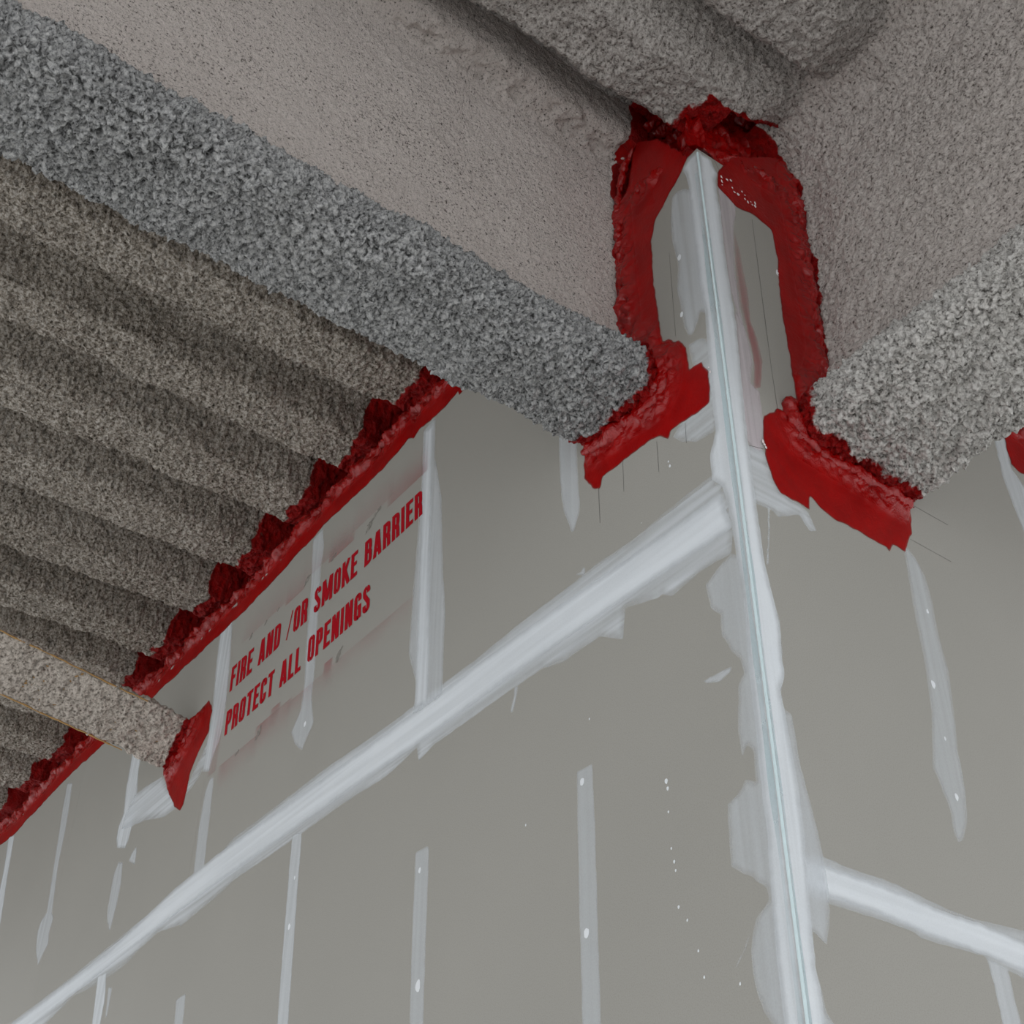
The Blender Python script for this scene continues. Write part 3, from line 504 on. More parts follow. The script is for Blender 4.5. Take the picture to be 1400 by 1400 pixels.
def loft(name, prof, ts, axis, style, mat, parent, step, red_fn=None, outward=1):
    """profile (u,z) swept along y (axis='y') or x; outward side is to the right of the profile's direction * outward"""
    pr = resample(prof, step, False, 2)
    tg = np.gradient(pr, axis=0); tg /= np.hypot(*tg.T)[:, None]
    nr = np.stack([tg[:, 1], -tg[:, 0]], 1) * outward
    nu, nv = len(pr), len(ts)
    U = np.repeat(pr[:, 0][:, None], nv, 1); Zc = np.repeat(pr[:, 1][:, None], nv, 1); T = np.repeat(ts[None], nu, 0)
    NU = np.repeat(nr[:, 0][:, None], nv, 1); NZ = np.repeat(nr[:, 1][:, None], nv, 1); O = np.zeros_like(NU)
    P = np.stack([U, T, Zc], -1) if axis == 'y' else np.stack([T, U, Zc], -1)
    N_ = np.stack([NU, O, NZ], -1) if axis == 'y' else np.stack([O, NU, NZ], -1)
    Q = spray(P, N_, style)
    red = np.zeros(nu * nv) if red_fn is None else red_fn(P.reshape(-1, 3))
    return mk(name, Q.reshape(-1, 3), grid_faces(nu, nv), mat, parent, {'red': red})

# --- darker beam through the left wall
b1 = empty('steel_beam', None)
tag(b1, 'sprayed steel beam with smooth web and lumpy grey lower flange entering left wall', 'beam', 'fireproofed beams meeting at the corner')
ty = graded(-2.6, 0.035, 0.0027, -1.65, 0.009)
tyw = graded(-2.6, 0.035, 0.0042, -1.65, 0.012)
near_l = lambda w: (lambda p: smooth(-w * 1.8, -w * 0.2, p[:, 1] + 0.012 * vnoise(p * 28, 8)))
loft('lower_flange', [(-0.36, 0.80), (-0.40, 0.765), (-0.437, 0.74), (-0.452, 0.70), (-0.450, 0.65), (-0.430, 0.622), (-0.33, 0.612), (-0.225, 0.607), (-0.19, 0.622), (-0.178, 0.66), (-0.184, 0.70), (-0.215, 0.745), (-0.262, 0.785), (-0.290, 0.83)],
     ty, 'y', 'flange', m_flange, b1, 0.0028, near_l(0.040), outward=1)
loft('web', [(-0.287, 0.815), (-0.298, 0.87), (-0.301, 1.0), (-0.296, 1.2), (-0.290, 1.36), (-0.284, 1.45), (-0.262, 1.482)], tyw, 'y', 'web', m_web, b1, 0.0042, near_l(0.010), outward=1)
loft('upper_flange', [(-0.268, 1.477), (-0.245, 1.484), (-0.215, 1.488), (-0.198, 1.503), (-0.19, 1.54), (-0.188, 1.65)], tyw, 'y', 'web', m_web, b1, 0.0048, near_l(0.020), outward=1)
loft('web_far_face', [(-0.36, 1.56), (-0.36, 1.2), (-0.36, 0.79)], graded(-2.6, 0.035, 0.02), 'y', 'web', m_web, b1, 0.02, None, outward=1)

# --- paler, deeper beam through the right wall
b2 = empty('steel_beam', None)
tag(b2, 'sprayed steel beam with pale crumbly lower flange entering right wall', 'beam', 'fireproofed beams meeting at the corner')
tx = -graded(-2.4, 0.035, 0.0028, -0.95, 0.009)[::-1]
txw = -graded(-2.4, 0.035, 0.0042, -0.95, 0.012)[::-1]
near_r = lambda w: (lambda p: smooth(w * 1.8, w * 0.2, p[:, 0] + 0.012 * vnoise(p * 28, 9)))
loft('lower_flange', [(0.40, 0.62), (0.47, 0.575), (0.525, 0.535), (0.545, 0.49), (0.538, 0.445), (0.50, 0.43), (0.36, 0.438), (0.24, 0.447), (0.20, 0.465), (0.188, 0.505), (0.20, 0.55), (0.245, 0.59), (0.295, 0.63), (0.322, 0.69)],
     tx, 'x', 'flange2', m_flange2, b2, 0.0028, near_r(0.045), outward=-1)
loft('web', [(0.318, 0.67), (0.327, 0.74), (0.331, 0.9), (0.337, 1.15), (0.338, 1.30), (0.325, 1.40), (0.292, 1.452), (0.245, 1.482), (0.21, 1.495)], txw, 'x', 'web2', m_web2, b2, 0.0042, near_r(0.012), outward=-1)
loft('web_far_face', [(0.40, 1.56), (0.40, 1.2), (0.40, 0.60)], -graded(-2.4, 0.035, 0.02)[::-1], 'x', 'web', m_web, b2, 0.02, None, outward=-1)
for o in b1.children + b2.children: pass

# --- fluted deck
ceil = box('ceiling', (-7.0, -4.2, 1.66), (3.6, 4.0, 1.8), m_core)
tag(ceil, 'fluted floor deck overhead, its ribs sprayed with grey brown fireproofing', 'ceiling', kind='structure')
def rib_height(x, edges, zb, zt, sl, sfar=None):
    """edges: list of (far, near) x pairs of rib bottoms"""
    h = np.full_like(x, zt)
    for a, b in edges:
        w = smooth(a - (sfar or sl), a + 0.012, x) * (1 - smooth(b - 0.012, b + sl, x))
        h = h - (zt - zb) * w
    return h
def flute(xs, ys, edges, zb, zt, sl, style, mat, red_fn, keep_fn=None, flat=None, tall=None):
    X, Y = np.meshgrid(xs, ys, indexing='ij')
    H = rib_height(xs, edges, zb, zt, sl, None if tall is None else 0.035)
    if tall is not None: H = H + tall(xs)
    slope = np.gradient(H, xs)
    Zc = np.repeat(H[:, None], len(ys), 1)
    Nn = np.stack([np.repeat(slope[:, None], len(ys), 1), np.zeros_like(X), -np.ones_like(X)], -1)
    Nn /= np.linalg.norm(Nn, axis=-1)[..., None]
    if flat is not None:
        k = flat(X, Y); Zc = Zc * (1 - k) + (1.50 - 0.01) * k
        Nn = Nn * (1 - k[..., None]) + np.array([0, 0, -1.0]) * k[..., None]
    P = np.stack([X, Y, Zc], -1)
    Q = spray(P, Nn, style)
    keep = None
    if keep_fn is not None:
        cx = (X[:-1, :-1] + X[1:, 1:]) / 2; cy = (Y[:-1, :-1] + Y[1:, 1:]) / 2; keep = keep_fn(cx, cy)
    F = grid_faces(len(xs), len(ys), flip=True, keep=keep)
    V, F, A = compact(Q.reshape(-1, 3), F, {'red': red_fn(P.reshape(-1, 3))})
    return mk('deck_flute', V, F, mat, ceil, A)
PER = 0.341
yl = graded(-2.4, 0.105, 0.0048, -1.45, 0.015)
redL = lambda p: smooth(-0.05, -0.004, p[:, 1] + 0.02 * vnoise(p * 25, 12))
allL = [(-1.985 + PER * k, -1.825 + PER * k) for k in range(-13, 6)]
cuts = [-1.985 + PER * k - 0.09 for k in range(-13, 6)]
for c0, c1 in zip(cuts[:-1], cuts[1:]):
    if c1 < -6.4: continue
    fine = 0.0048 if c0 > -3.4 else (0.0065 if c0 > -4.8 else 0.012)
    yy = yl if c0 > -2.4 else graded(-1.6, 0.105, fine, -1.0, 0.015)
    xs = np.linspace(c0, min(c1, -0.355), int((min(c1, -0.355) - c0) / fine) + 2)
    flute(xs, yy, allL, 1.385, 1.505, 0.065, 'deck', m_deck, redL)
allR = [(-0.078 + 0.305 * k, 0.072 + 0.305 * k) for k in range(0, 9)]
yr = graded(-2.6, 0.42, 0.0050, -1.3, 0.014)
redR = lambda p: np.maximum(smooth(-0.03, 0.03, p[:, 1] + 0.02 * vnoise(p * 25, 13)) * smooth(0.064, 0.046, p[:, 0] + 0.010 * vnoise(p * 30, 15)),
                            smooth(-0.035, -0.004, p[:, 1]) * smooth(-0.04, -0.08, p[:, 0]))
keepR = lambda x, y: ((y < 0.11) & (x < -0.105)) | (y < 0.03) | ((x > -0.11) & (y < 0.088)) | (x > 0.045)
flatR = lambda X, Y: smooth(0.10, 0.30, Y)
cutR = [-0.195, 0.15, 0.455, 0.76, 1.065, 1.37, 1.675, 1.98]
for k, (c0, c1) in enumerate(zip(cutR[:-1], cutR[1:])):
    fine = 0.005 if c0 < 0.9 else 0.012
    xs = np.linspace(c0, c1, int((c1 - c0) / fine) + 2)
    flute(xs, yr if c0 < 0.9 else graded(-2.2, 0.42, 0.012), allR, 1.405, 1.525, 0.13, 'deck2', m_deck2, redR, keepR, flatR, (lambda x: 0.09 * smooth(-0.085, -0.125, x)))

for c0 in [0.15 + 0.305 * k for k in range(6)]:                         # the bay beyond the pale beam
    xs = np.linspace(c0, c0 + 0.305, 26)
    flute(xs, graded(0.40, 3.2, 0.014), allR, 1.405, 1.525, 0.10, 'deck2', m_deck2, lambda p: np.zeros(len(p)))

# --- sprayed brace
br = empty('diagonal_brace', None)
tag(br, 'sprayed flat brace with rusty edges entering left wall below the ribs', 'brace')
def brace():
    a = np.array([-2.512, 0.03, 0.872]); b = np.array([-2.672, 0.03, 0.762]); d = np.array([0.0, -1.0, 0.146])
    w = b - a; wl_ = np.linalg.norm(w); wd = w / wl_; nrm = np.cross(wd, d); nrm /= np.linalg.norm(nrm)
    if nrm[2] > 0: nrm = -nrm
    t = np.linspace(0, 1.75, 420)
    c = (a + b) / 2; prof = resample([(-wl_ / 2 + 0.008, -0.028), (-wl_ / 2, -0.02), (-wl_ / 2, -0.004), (-wl_ / 2 + 0.01, 0.0), (wl_ / 2 - 0.01, 0.0), (wl_ / 2, -0.004), (wl_ / 2, -0.02), (wl_ / 2 - 0.008, -0.028)], 0.0042, False, 2)
    tg = np.gradient(prof, axis=0); tg /= np.hypot(*tg.T)[:, None]; nr = np.stack([-tg[:, 1], tg[:, 0]], 1)
    P = c + prof[:, 0][:, None, None] * wd + prof[:, 1][:, None, None] * nrm + t[None, :, None] * d
    Nn = nr[:, 0][:, None, None] * wd + nr[:, 1][:, None, None] * nrm + 0 * t[None, :, None] * d
    Q = spray(P, Nn, 'deck')
    red = smooth(-0.05, -0.015, P.reshape(-1, 3)[:, 1] + 0.014 * vnoise(P.reshape(-1, 3) * 30, 3))
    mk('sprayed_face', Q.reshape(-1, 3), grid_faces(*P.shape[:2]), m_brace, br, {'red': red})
    top = [c + u * wd + v * nrm for u, v in ((-wl_ / 2 + 0.016, -0.026), (wl_ / 2 - 0.016, -0.026), (wl_ / 2 - 0.016, -0.016), (-wl_ / 2 + 0.016, -0.016))]
    V = [q + k * d for k in (0.0, 1.74) for q in top]
    mk('steel_bar', V, [(0, 1, 2, 3), (4, 7, 6, 5), (0, 4, 5, 1), (1, 5, 6, 2), (2, 6, 7, 3), (3, 7, 4, 0)], m_rust, br, shade=False)
    for s in (-1, 1):
        n = 260; tt = np.linspace(0.2, 1.74, n); ctr = c + s * (wl_ / 2 - 0.001) * wd + 0.0015 * nrm + tt[:, None] * d
        ctr = ctr + 0.0016 * np.stack([vnoise(ctr * 40, 2 + s), vnoise(ctr * 40, 6 + s), vnoise(ctr * 40, 9 + s)], 1)
        r = 0.0026 + 0.0012 * vnoise(ctr * 60, 4)
        V = []; F = []
        for k in range(6):
            an = k * math.pi / 3; V.append(ctr + r[:, None] * (math.cos(an) * wd + math.sin(an) * nrm))
        V = np.concatenate(V); i = np.arange(n - 1)
        F = np.concatenate([np.stack([k * n + i, ((k + 1) % 6) * n + i, ((k + 1) % 6) * n + i + 1, k * n + i + 1], 1) for k in range(6)])
        mk('rusty_edge', V, F, m_rust, br)
brace()

# ------------------------------------------------------------------ red firestop sealant
def lumps(p):
    return 0.55 * fbm(p * 26, 3, 71) + 0.35 * (0.5 - worley(p * 30, 72)) + 0.75 * (0.35 - np.abs(fbm(p * 46, 2, 73)))
def seal_patch(poly, left, joint, name, parent, cell=0.0042, base=0.0011, amp=0.013, reach=0.085, seed=5):
    P = wobble(poly, 0.006, 0.0028, 60, seed)
    V, F, d, rim = fill(P, cell)
    jd, _ = seg_dist(V, joint, False)
    p3 = onL(V, np.zeros(len(V))) if left else onR(V, np.zeros(len(V)))
    k = smooth(reach, 0.012, jd); ed = smooth(0, 0.02, d)
    off = base + 0.0005 * (1 + fbm(p3 * np.array([20, 20, 5], np.float32), 2, 7)) * ed + ed * k * (amp * 0.8 + amp * lumps(p3))
    off = np.where(rim, 0.0009, np.maximum(off, 0.0009))
    cov = np.clip(0.55 + 0.45 * smooth(0.0, 0.005, d), 0, 1)
    return mk(name, onL(V, off) if left else onR(V, off), F, m_red, parent, {'cover': cov, 'wet': np.clip(0.12 + k * ed, 0, 1)})
J1 = [(-0.46, 0.63), (-0.19, 0.60), (-0.17, 0.66), (-0.20, 0.75), (-0.295, 0.82), (-0.30, 1.3), (-0.27, 1.5)]
J2 = [(0.55, 0.43), (0.20, 0.45), (0.185, 0.52), (0.30, 0.64), (0.335, 0.75), (0.335, 1.3), (0.36, 1.5)]
s1 = empty('firestop_sealant', None)
tag(s1, 'red firestop sealant smeared around the lumpy grey beam on left wall', 'sealant', 'red firestop seals')
seal_patch(DATA['RL']['beam1'], True, J1, 'sealant_coat', s1, seed=5)
s2 = empty('firestop_sealant', None)
tag(s2, 'red firestop sealant smeared around the pale beam on right wall', 'sealant', 'red firestop seals')
seal_patch(DATA['RR']['beam2'], False, J2, 'sealant_coat', s2, seed=6)
s3 = seal_patch(DATA['RL']['brace'], True, [(-2.50, 0.88), (-2.68, 0.75)], 'firestop_sealant', None, cell=0.005, seed=7, reach=0.09)
tag(s3, 'small red sealant smear around the brace below the notice', 'sealant', 'red firestop seals')
s4 = seal_patch(DATA['RR']['far'], False, [(1.0, 0.95), (1.3, 0.95)], 'firestop_sealant', None, cell=0.006, seed=8, reach=0.09)
tag(s4, 'red sealant patch at the right edge, behind the pale beam', 'sealant', 'red firestop seals')
def bead(name, joint, left, parent, r=0.016, seed=1, a=0.0, b=1.0):
    """a hand tooled sealant bead lying in the angle between beam and board"""
    pr = resample(joint, 0.004, False, 2); k0, k1 = int(a * len(pr)), int(b * len(pr)); pr = pr[k0:k1]
    nv = 14; an = np.linspace(0, 2 * math.pi, nv, endpoint=False); tg = np.gradient(pr, axis=0); tg /= np.hypot(*tg.T)[:, None]
    nr = np.stack([tg[:, 1], -tg[:, 0]], 1)
    rr = r * (1 + 0.35 * vnoise(np.c_[pr * 22, np.zeros(len(pr))], seed))
    taper = np.minimum(1, np.minimum(np.arange(len(pr)), np.arange(len(pr))[::-1]) / 6.0 + 0.15); rr = rr * taper
    U = pr[:, None, :] + (np.cos(an)[None] * rr[:, None])[..., None] * nr[:, None, :]
    off = 0.006 + np.sin(an)[None] * rr[:, None] * 0.9
    V2 = U.reshape(-1, 2); off = off.ravel()
    p3 = onL(V2, off) if left else onR(V2, off)
    l = 0.004 * (0.45 - worley(p3 * 40, seed + 2)) + 0.007 * fbm(p3 * 48, 3, seed + 3)
    nn = np.c_[(np.cos(an)[None] * np.ones(len(pr))[:, None]).ravel()[:, None] * np.repeat(nr, nv, 0), (np.sin(an)[None] * np.ones(len(pr))[:, None]).ravel()]
    V2 = V2 + nn[:, :2] * l[:, None]; off = off + nn[:, 2] * l
    n = len(pr); idx = np.arange(n * nv).reshape(n, nv)
    F = np.stack([idx[:-1], np.roll(idx, -1, 1)[:-1], np.roll(idx, -1, 1)[1:], idx[1:]], -1).reshape(-1, 4)
    return mk(name, onL(V2, off) if left else onR(V2, off), F, m_red, parent, {'cover': np.ones(n * nv), 'wet': np.ones(n * nv)})
bead('sealant_bead', [(-0.447, 0.618), (-0.33, 0.600), (-0.22, 0.592), (-0.175, 0.612), (-0.165, 0.66), (-0.18, 0.71)], True, s1, 0.016, 3)
bead('sealant_bead', [(-0.285, 0.80), (-0.285, 1.0), (-0.283, 1.25), (-0.262, 1.42), (-0.20, 1.48)], True, s1, 0.007, 5)
bead('sealant_bead', [(0.53, 0.425), (0.40, 0.43), (0.24, 0.437), (0.185, 0.455), (0.172, 0.51), (0.185, 0.55)], False, s2, 0.016, 7)
bead('sealant_bead', [(0.312, 0.66), (0.318, 0.9), (0.324, 1.2), (0.33, 1.4)], False, s2, 0.008, 9)

def head_seal(name, left, s_vals, low_fn, parent, label=None):
    zs = np.linspace(0, 1, 74)
    S, T = np.meshgrid(s_vals, zs, indexing='ij')
    low = low_fn(s_vals)[:, None]; top = 1.66
    Zc = low + (top - low) * T
    h = Zc - low
    off = 0.0012 * smooth(0, 0.006, h) + 0.006 * smooth(0.055, 0.095, h) * (1 - smooth(0.11, 0.15, h)) - (0.10 if left else 0.035) * smooth(0.115, 0.2, h)
    p3 = np.stack([S, np.zeros_like(S), Zc], -1).reshape(-1, 3)
    lp = lumps(p3).reshape(S.shape) + 0.5 * vnoise(p3 * np.array([9, 9, 9], np.float32), 78).reshape(S.shape)
    off = off + smooth(0.05, 0.10, h) * 0.020 * lp + 0.0008 * vnoise(p3 * 20, 77).reshape(S.shape) * smooth(0.0, 0.02, h)
    tipk = smooth(0.16, 0.06, np.abs(S)); off = off * (1 - tipk) + tipk * (0.001 - 0.03 * smooth(0.0, 0.03, h) + 0.008 * lp * smooth(0.0, 0.02, h))
    off = np.where((h < 0.05) & (tipk < 0.01), np.maximum(off, 0.0009), off)
    V2 = np.stack([S.ravel(), Zc.ravel()], 1)
    cov = np.clip(0.5 + 0.5 * smooth(0.0, 0.006, h), 0, 1).ravel()
    Q = onL(V2, off.ravel()) if left else onR(V2, off.ravel())
    return mk(name, Q, grid_faces(*S.shape), m_red, parent, {'cover': cov, 'wet': (smooth(0.045, 0.085, h)).ravel()})
hd = np.array(DATA['HEAD'])[::-1]
hx, hz = hd[:, 0], hd[:, 1]
def low_left(s):
    z = np.interp(s, hx, hz); z = np.where(s > hx.max() - 0.25, 1.2, z) + 0.05 * smooth(-0.085, -0.05, s)
    return z + 0.006 * vnoise(np.c_[s * 14, s * 0, s * 0], 3) + 0.003 * vnoise(np.c_[s * 50, s * 0, s * 0], 4)
s5 = head_seal('firestop_sealant', True, np.r_[np.linspace(-6.9, -4.7, 160), np.linspace(-4.69, -0.35, 700), np.linspace(-0.344, 0.0, 80)], low_left, None)
tag(s5, 'long red sealant band closing the deck ribs along the top of left wall', 'sealant', 'red firestop seals')
def low_right(s):
    z = np.where(s < 0.42, 1.205, 1.15) + 0.05 * smooth(0.075, 0.045, s); return z + 0.006 * vnoise(np.c_[s * 14, s * 0, s * 0], 8)
s6 = head_seal('firestop_sealant', False, np.r_[np.linspace(0.0, 0.45, 110), np.linspace(0.46, 4.0, 180)], low_right, None)
tag(s6, 'red sealant filling the pocket above the wall corner, along right wall top', 'sealant', 'red firestop seals')
X, Y = np.meshgrid(np.linspace(-0.30, 0.045, 90), np.linspace(0.02, 0.36, 90), indexing='ij')
p3 = np.stack([X, Y, np.full_like(X, 1.56)], -1).reshape(-1, 3); p3[:, 2] += 0.018 * lumps(p3)
mk('pocket_soffit', p3, grid_faces(90, 90, flip=True), m_red, s6, {'cover': np.ones(len(p3)), 'wet': np.ones(len(p3))})
# torn mineral wool tufts in the pocket and on the smear
def tuft(parent, left, pts, r, seed):
    pr = resample(pts, 0.004, False, 1); n = len(pr); k = 6; an = np.arange(k) * 2 * math.pi / k
    rr = r * (0.7 + 0.9 * np.abs(vnoise(np.c_[pr * 90, np.zeros(n)], seed)))
    V2 = (pr[:, None, :] + np.stack([np.cos(an), np.sin(an)], 1)[None] * rr[:, None, None]).reshape(-1, 2)
    off = (0.010 + np.sin(an * 1 + 1)[None] * rr[:, None] + 0.004 * vnoise(np.c_[pr * 120, np.zeros(n)], seed + 1)[:, None]).ravel()
    idx = np.arange(n * k).reshape(n, k)
    F = np.stack([idx[:-1], np.roll(idx, -1, 1)[:-1], np.roll(idx, -1, 1)[1:], idx[1:]], -1).reshape(-1, 4)
    return mk('mineral_wool_tuft', onL(V2, off) if left else onR(V2, off), F, m_fluff, parent)
spot(s2, False, 0.0866, 1.1965, 0.0035, m_fluff, "torn_fleck", 1.00, 0.0035)
spot(s2, False, 0.0991, 1.2032, 0.0030, m_fluff, "torn_fleck", 1.40, 0.0035)
spot(s2, False, 0.1005, 1.1774, 0.0020, m_fluff, "torn_fleck", 1.80, 0.0035)
spot(s2, False, 0.1059, 1.1654, 0.0030, m_fluff, "torn_fleck", 1.00, 0.0035)
spot(s2, False, 0.1176, 1.1661, 0.0035, m_fluff, "torn_fleck", 1.40, 0.0035)
spot(s2, False, 0.1322, 1.1876, 0.0020, m_fluff, "torn_fleck", 1.80, 0.0035)
spot(s2, False, 0.1406, 1.1805, 0.0020, m_fluff, "torn_fleck", 1.00, 0.0035)
spot(s2, False, 0.1386, 1.1656, 0.0025, m_fluff, "torn_fleck", 1.40, 0.0035)
spot(s2, False, 0.1474, 1.1614, 0.0030, m_fluff, "torn_fleck", 1.80, 0.0035)
spot(s2, False, 0.1579, 1.1691, 0.0020, m_fluff, "torn_fleck", 1.00, 0.0035)
spot(s2, False, 0.1615, 1.1611, 0.0020, m_fluff, "torn_fleck", 1.40, 0.0035)
spot(s2, False, 0.1729, 1.1748, 0.0030, m_fluff, "torn_fleck", 1.80, 0.0035)
spot(s2, False, 0.1712, 1.1628, 0.0045, m_fluff, "torn_fleck", 1.00, 0.0035)
spot(s2, False, 0.0677, 1.1929, 0.0035, m_fluff, "torn_fleck", 1.40, 0.0035)
spot(s2, False, 0.0668, 1.1761, 0.0030, m_fluff, "torn_fleck", 1.80, 0.0035)
spot(s2, False, 0.0663, 1.1624, 0.0020, m_fluff, "torn_fleck", 1.00, 0.0035)
spot(s2, False, 0.2808, 1.3548, 0.0040, m_fluff, "torn_fleck", 1.40, 0.0035)
spot(s2, False, 0.2962, 1.3723, 0.0030, m_fluff, "torn_fleck", 1.80, 0.0035)
spot(s2, False, 0.3100, 1.3943, 0.0020, m_fluff, "torn_fleck", 1.00, 0.0035)
spot(s2, False, 0.3267, 1.4334, 0.0020, m_fluff, "torn_fleck", 1.40, 0.0035)
spot(s2, False, 0.0808, 0.3787, 0.0030, m_fluff, "torn_fleck", 1.80, 0.0035)
spot(s2, False, 0.0839, 0.3727, 0.0030, m_fluff, "torn_fleck", 1.00, 0.0035)
spot(s2, False, 0.0869, 0.3666, 0.0025, m_fluff, "torn_fleck", 1.40, 0.0035)
spot(s1, True, -0.0383, 0.5541, 0.0020, m_fluff, "torn_fleck", 1.80, 0.0025)
spot(s1, True, -0.0409, 0.5686, 0.0020, m_fluff, "torn_fleck", 1.00, 0.0025)


# ------------------------------------------------------------------ stencilled notice
sign = empty('stencilled_notice', None)
tag(sign, 'red stencilled notice FIRE AND/OR SMOKE BARRIER PROTECT ALL OPENINGS on left wall', 'sign')
W = 0.36; ST = 0.156     # glyph width and stroke in cap heights
def arc(cx, cy, rx, ry, a0, a1, n=8):
    return [(cx + rx * math.cos(math.radians(a0 + (a1 - a0) * i / n)), cy + ry * math.sin(math.radians(a0 + (a1 - a0) * i / n))) for i in range(n + 1)]
h2 = ST / 2; R_ = W - h2; mid = 0.5
def rr_path(x0, x1, y0, y1, r=0.11):
    return arc(x1 - r, y1 - r, r, r, 0, 90, 5) + arc(x0 + r, y1 - r, r, r, 90, 180, 5) + arc(x0 + r, y0 + r, r, r, 180, 270, 5) + arc(x1 - r, y0 + r, r, r, 270, 360, 5)
O_ = rr_path(h2, R_, h2, 1 - h2)
bowl = lambda x0, x1, y0, y1: [(x0, y0), (x1 - 0.1, y0)] + arc(x1 - 0.1, y0 + 0.1, 0.1, 0.1, -90, 0, 4) + arc(x1 - 0.1, y1 - 0.1, 0.1, 0.1, 0, 90, 4) + [(x0, y1)]
GLY = {
 'F': (W - .03, [[(h2, 0), (h2, 1)], [(0, 1 - h2), (W - .03, 1 - h2)], [(h2, .52), (W - .07, .52)]]),
 'I': (ST, [[(h2, 0), (h2, 1)]]),
 'E': (W - .02, [[(h2, 0), (h2, 1)], [(0, 1 - h2), (W - .02, 1 - h2)], [(h2, .52), (W - .06, .52)], [(0, h2), (W - .02, h2)]]),
 'L': (W - .04, [[(h2, 0), (h2, 1)], [(0, h2), (W - .04, h2)]]),
 'T': (W, [[(W / 2, 0), (W / 2, 1)], [(0, 1 - h2), (W, 1 - h2)]]),
 'P': (W, [[(h2, 0), (h2, 1)], bowl(h2, R_, .45, 1 - h2)]),
 'R': (W + .01, [[(h2, 0), (h2, 1)], bowl(h2, R_, .48, 1 - h2), [(R_ - .1, .48), (R_ - .02, .42), (R_, .33), (R_ + .01, 0)]]),
 'B': (W + .01, [[(h2, 0), (h2, 1)], bowl(h2, R_, .52, 1 - h2), bowl(h2, R_ + .01, h2, .52)]),
 'D': (W + .01, [[(h2, 0), (h2, 1)], bowl(h2, R_ + .01, h2, 1 - h2)]),
 'A': (W + .05, [[(h2 * .9, 0), ((W + .05) / 2 - .02, 1)], [(W + .05 - h2 * .9, 0), ((W + .05) / 2 + .02, 1)], [(.1, .24), (W - .05, .24)]]),
 'N': (W + .03, [[(h2, 0), (h2, 1)], [(W + .03 - h2, 0), (W + .03 - h2, 1)], [(h2, 1), (W + .03 - h2, 0)]]),
 'M': (W + .22, [[(h2, 0), (h2, 1)], [(W + .22 - h2, 0), (W + .22 - h2, 1)], [(h2 + .03, 1), ((W + .22) / 2, .10)], [((W + .22) / 2, .10), (W + .19 - h2, 1)]]),
 'K': (W + .04, [[(h2, 0), (h2, 1)], [(h2, .38), (W - .01, 1)], [(.17, .56), (W, 0)]]),
 '/': (W - .02, [[(.04, -.02), (W - .06, 1.02)]]),
 'O': (W, [O_ + O_[:1]]),
 'C': (W, [[(R_, .36), (R_, .18)] + arc(R_ - .11, h2 + .11, .11, .11, 0, -90, 5)[1:] + arc(h2 + .11, h2 + .11, .11, .11, 270, 180, 5) + arc(h2 + .11, 1 - h2 - .11, .11, .11, 180, 90, 5) + arc(R_ - .11, 1 - h2 - .11, .11, .11, 90, 0, 5) + [(R_, .66)]]),
 'G': (W, [[(W / 2, .46), (R_, .46), (R_, 0.02)], [(R_, .22)] + arc(R_ - .11, h2 + .11, .11, .11, 0, -90, 5)[1:] + arc(h2 + .11, h2 + .11, .11, .11, 270, 180, 5) + arc(h2 + .11, 1 - h2 - .11, .11, .11, 180, 90, 5) + arc(R_ - .11, 1 - h2 - .11, .11, .11, 90, 0, 5) + [(R_, .68)]]),
 'S': (W, [[(R_, .72)] + arc(R_ - .11, 1 - h2 - .11, .11, .11, 0, 90, 5) + arc(h2 + .11, 1 - h2 - .11, .11, .11, 90, 180, 5) + [(h2 + .01, .66), (h2 + .06, .58), (R_ - .06, .44), (R_ - .005, .36)] + arc(R_ - .11, h2 + .11, .11, .11, 0, -90, 5) + arc(h2 + .11, h2 + .11, .11, .11, 270, 180, 5) + [(h2, .30)]]),
}
def stroke(path, w):
    P = np.array(path, float); P = P[np.r_[True, np.hypot(*np.diff(P, axis=0).T) > 1e-5]]; n = len(P); closed = np.allclose(P[0], P[-1])
    d = np.diff(P, axis=0); d /= np.hypot(*d.T)[:, None]; nrm = np.stack([-d[:, 1], d[:, 0]], 1)
    out = []
    for i in range(n):
        a = nrm[i - 1] if i > 0 else (nrm[-1] if closed else nrm[0]); b = nrm[i] if i < n - 1 else (nrm[0] if closed else nrm[-1])
        m_ = a + b; L2 = m_ @ m_; m_ = m_ * 2 / L2 if L2 > .3 else b
        if np.hypot(*m_) > 1.6: m_ = m_ / np.hypot(*m_) * 1.6
        out.append((P[i] - m_ * w / 2, P[i] + m_ * w / 2))
    V = [q for pr in out for q in pr]; F = [(2 * i, 2 * i + 1, 2 * i + 3, 2 * i + 2) for i in range(n - 1)]
    return V, F
def write(text, x0, x1, z0, z1, hgt0, hgt1, space=0.30, gap=0.075):
    tot = 0; pos = []
    for ch in text:
        if ch == ' ': tot += space; continue
        pos.append((ch, tot)); tot += GLY[ch][0] + gap
    tot -= gap; sx = (x1 - x0) / tot
    for ch, u in pos:
        V = []; F = []
        w, paths = GLY[ch]; lay = []
        for kk, p in enumerate(paths):
            v, f = stroke(p, ST if ch != '/' else .06); f = [tuple(i + len(V) for i in q) for q in f]; V += v; F += f; lay += [kk] * len(v)
        Q = []
        for q, ly in zip(V, lay):
            xx = u + q[0]; k = xx / tot; hh = hgt0 + (hgt1 - hgt0) * k
            yy = min(max(q[1], -0.03), 1.03)
            Q.append((x0 + xx * sx - 0.012 * (yy - .5) * .6, -0.0010 - 0.00012 * ly, z0 + (z1 - z0) * k + yy * hh))
        mk('letter', Q, F, m_letter, sign, shade=False)
write('FIRE AND /OR SMOKE BARRIER', -2.262, -1.139, 0.872, 0.884, 0.096, 0.093)
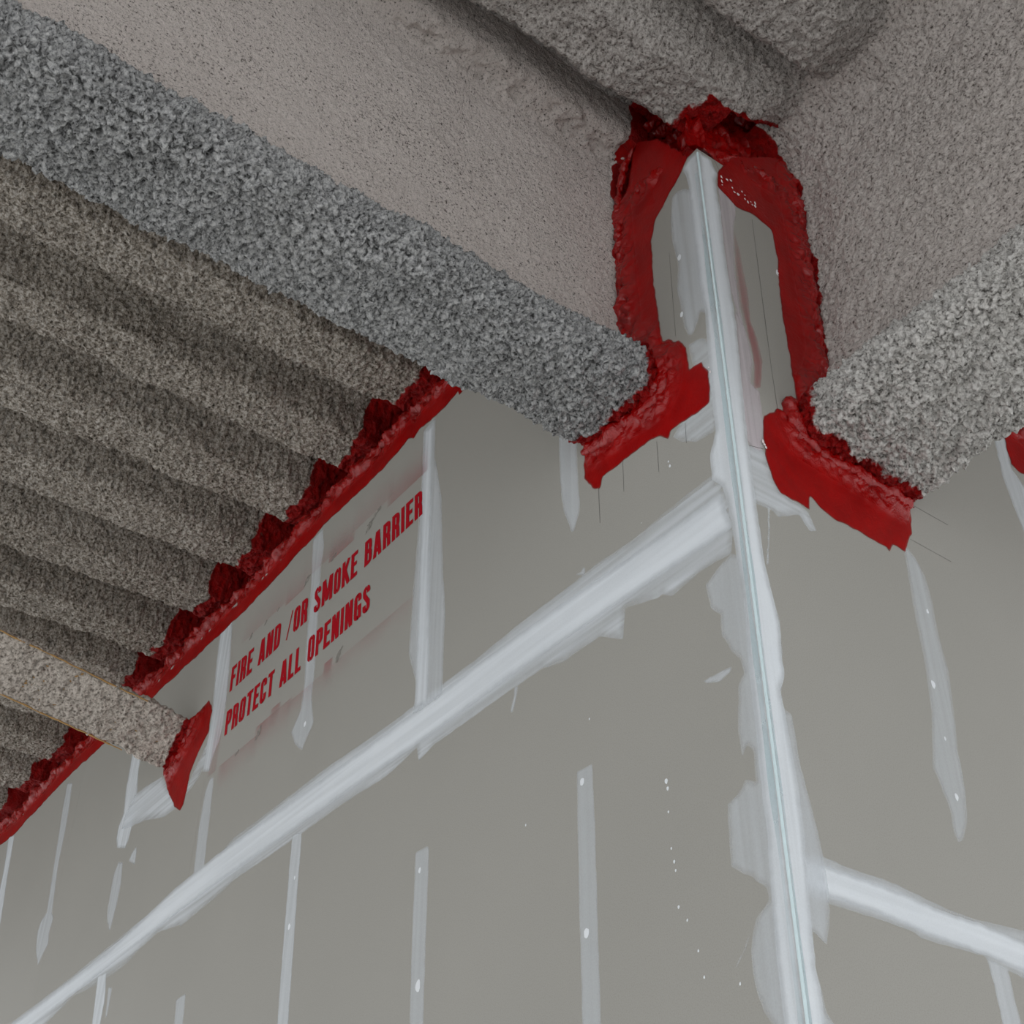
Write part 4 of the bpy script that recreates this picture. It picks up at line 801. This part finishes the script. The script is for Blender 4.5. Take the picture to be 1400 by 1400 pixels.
write('PROTECT ALL OPENINGS', -2.25, -1.388, 0.708, 0.711, 0.090, 0.094)
# red mist left beyond the edges of the stencil card, and scuffs from the tape that held it
def mist(x0, x1, z0, z1, peak, seed, up):
    nx, nz = max(4, int((x1 - x0) / 0.01)), 16
    X, Z = np.meshgrid(np.linspace(x0, x1, nx), np.linspace(z0, z1, nz), indexing='ij')
    t = (Z - z0) / (z1 - z0); t = t if up else 1 - t
    e = smooth(0, .12, (X - x0) / (x1 - x0)) * smooth(0, .12, (x1 - X) / (x1 - x0))
    cov = peak * (1 - t) ** 1.6 * (0.45 + 0.55 * e) * (0.85 + 0.4 * vnoise(np.c_[X.ravel() * 12, Z.ravel() * 12, np.zeros(X.size)], seed).reshape(X.shape))
    Q = onL(np.stack([X.ravel(), Z.ravel()], 1), np.full(X.size, 0.0008))
    mk('red_overspray', Q, grid_faces(nx, nz), m_spray, sign, {'cover': np.clip(cov, 0, 1).ravel()})
mist(-2.22, -1.92, 1.035, 1.16, .16, 1, True); mist(-1.925, -1.80, 1.02, 1.13, .30, 2, True); mist(-1.82, -1.55, 1.05, 1.16, .14, 3, True)
mist(-1.66, -1.51, 1.028, 1.13, .32, 4, True); mist(-1.53, -1.30, 1.06, 1.18, .16, 5, True); mist(-1.33, -1.12, 1.03, 1.15, .26, 6, True)
mist(-2.25, -2.0, 0.50, 0.605, .22, 7, False); mist(-2.02, -1.80, 0.52, 0.635, .26, 8, False); mist(-1.82, -1.56, 0.54, 0.625, .16, 9, False)
mist(-1.62, -1.57, 0.57, 0.655, .42, 10, False); mist(-1.58, -1.16, 0.55, 0.63, .14, 11, False); mist(-1.93, -1.87, 0.575, 0.655, .35, 12, False); mist(-2.33, -2.27, 0.60, 1.15, .16, 13, True)
def scuff(x, z, w, h, seed):
    a = np.linspace(0, 2 * math.pi, 14, endpoint=False)
    r = 1 + .5 * vnoise(np.c_[np.cos(a) * 2 + seed, np.sin(a) * 2, a * 0], seed)
    P = np.stack([x + w * r * np.cos(a) + .4 * h * np.sin(a), z + h * r * np.sin(a) + .35 * w * np.cos(a)], 1)
    V, F, d, rim = fill(P, 0.004)
    if len(F): mk('tape_scuff', onL(V, np.full(len(V), 0.0009)), F, m_scuff, sign, {'cover': np.clip(.55 + .5 * vnoise(np.c_[V * 90, np.zeros(len(V))], seed), 0, 1)})
for k, (x, z, w, h_) in enumerate([(-1.40, 1.045, .035, .012), (-1.43, 1.02, .02, .014), (-1.63, 1.035, .014, .008), (-1.79, 1.04, .018, .014), (-1.97, 1.035, .008, .006), (-2.05, 1.03, .012, .008), (-2.15, 1.03, .012, .01),
                                   (-1.535, .645, .014, .02), (-2.0, .605, .016, .022), (-2.13, .60, .012, .006)]): scuff(x, z, w, h_, 30 + k)
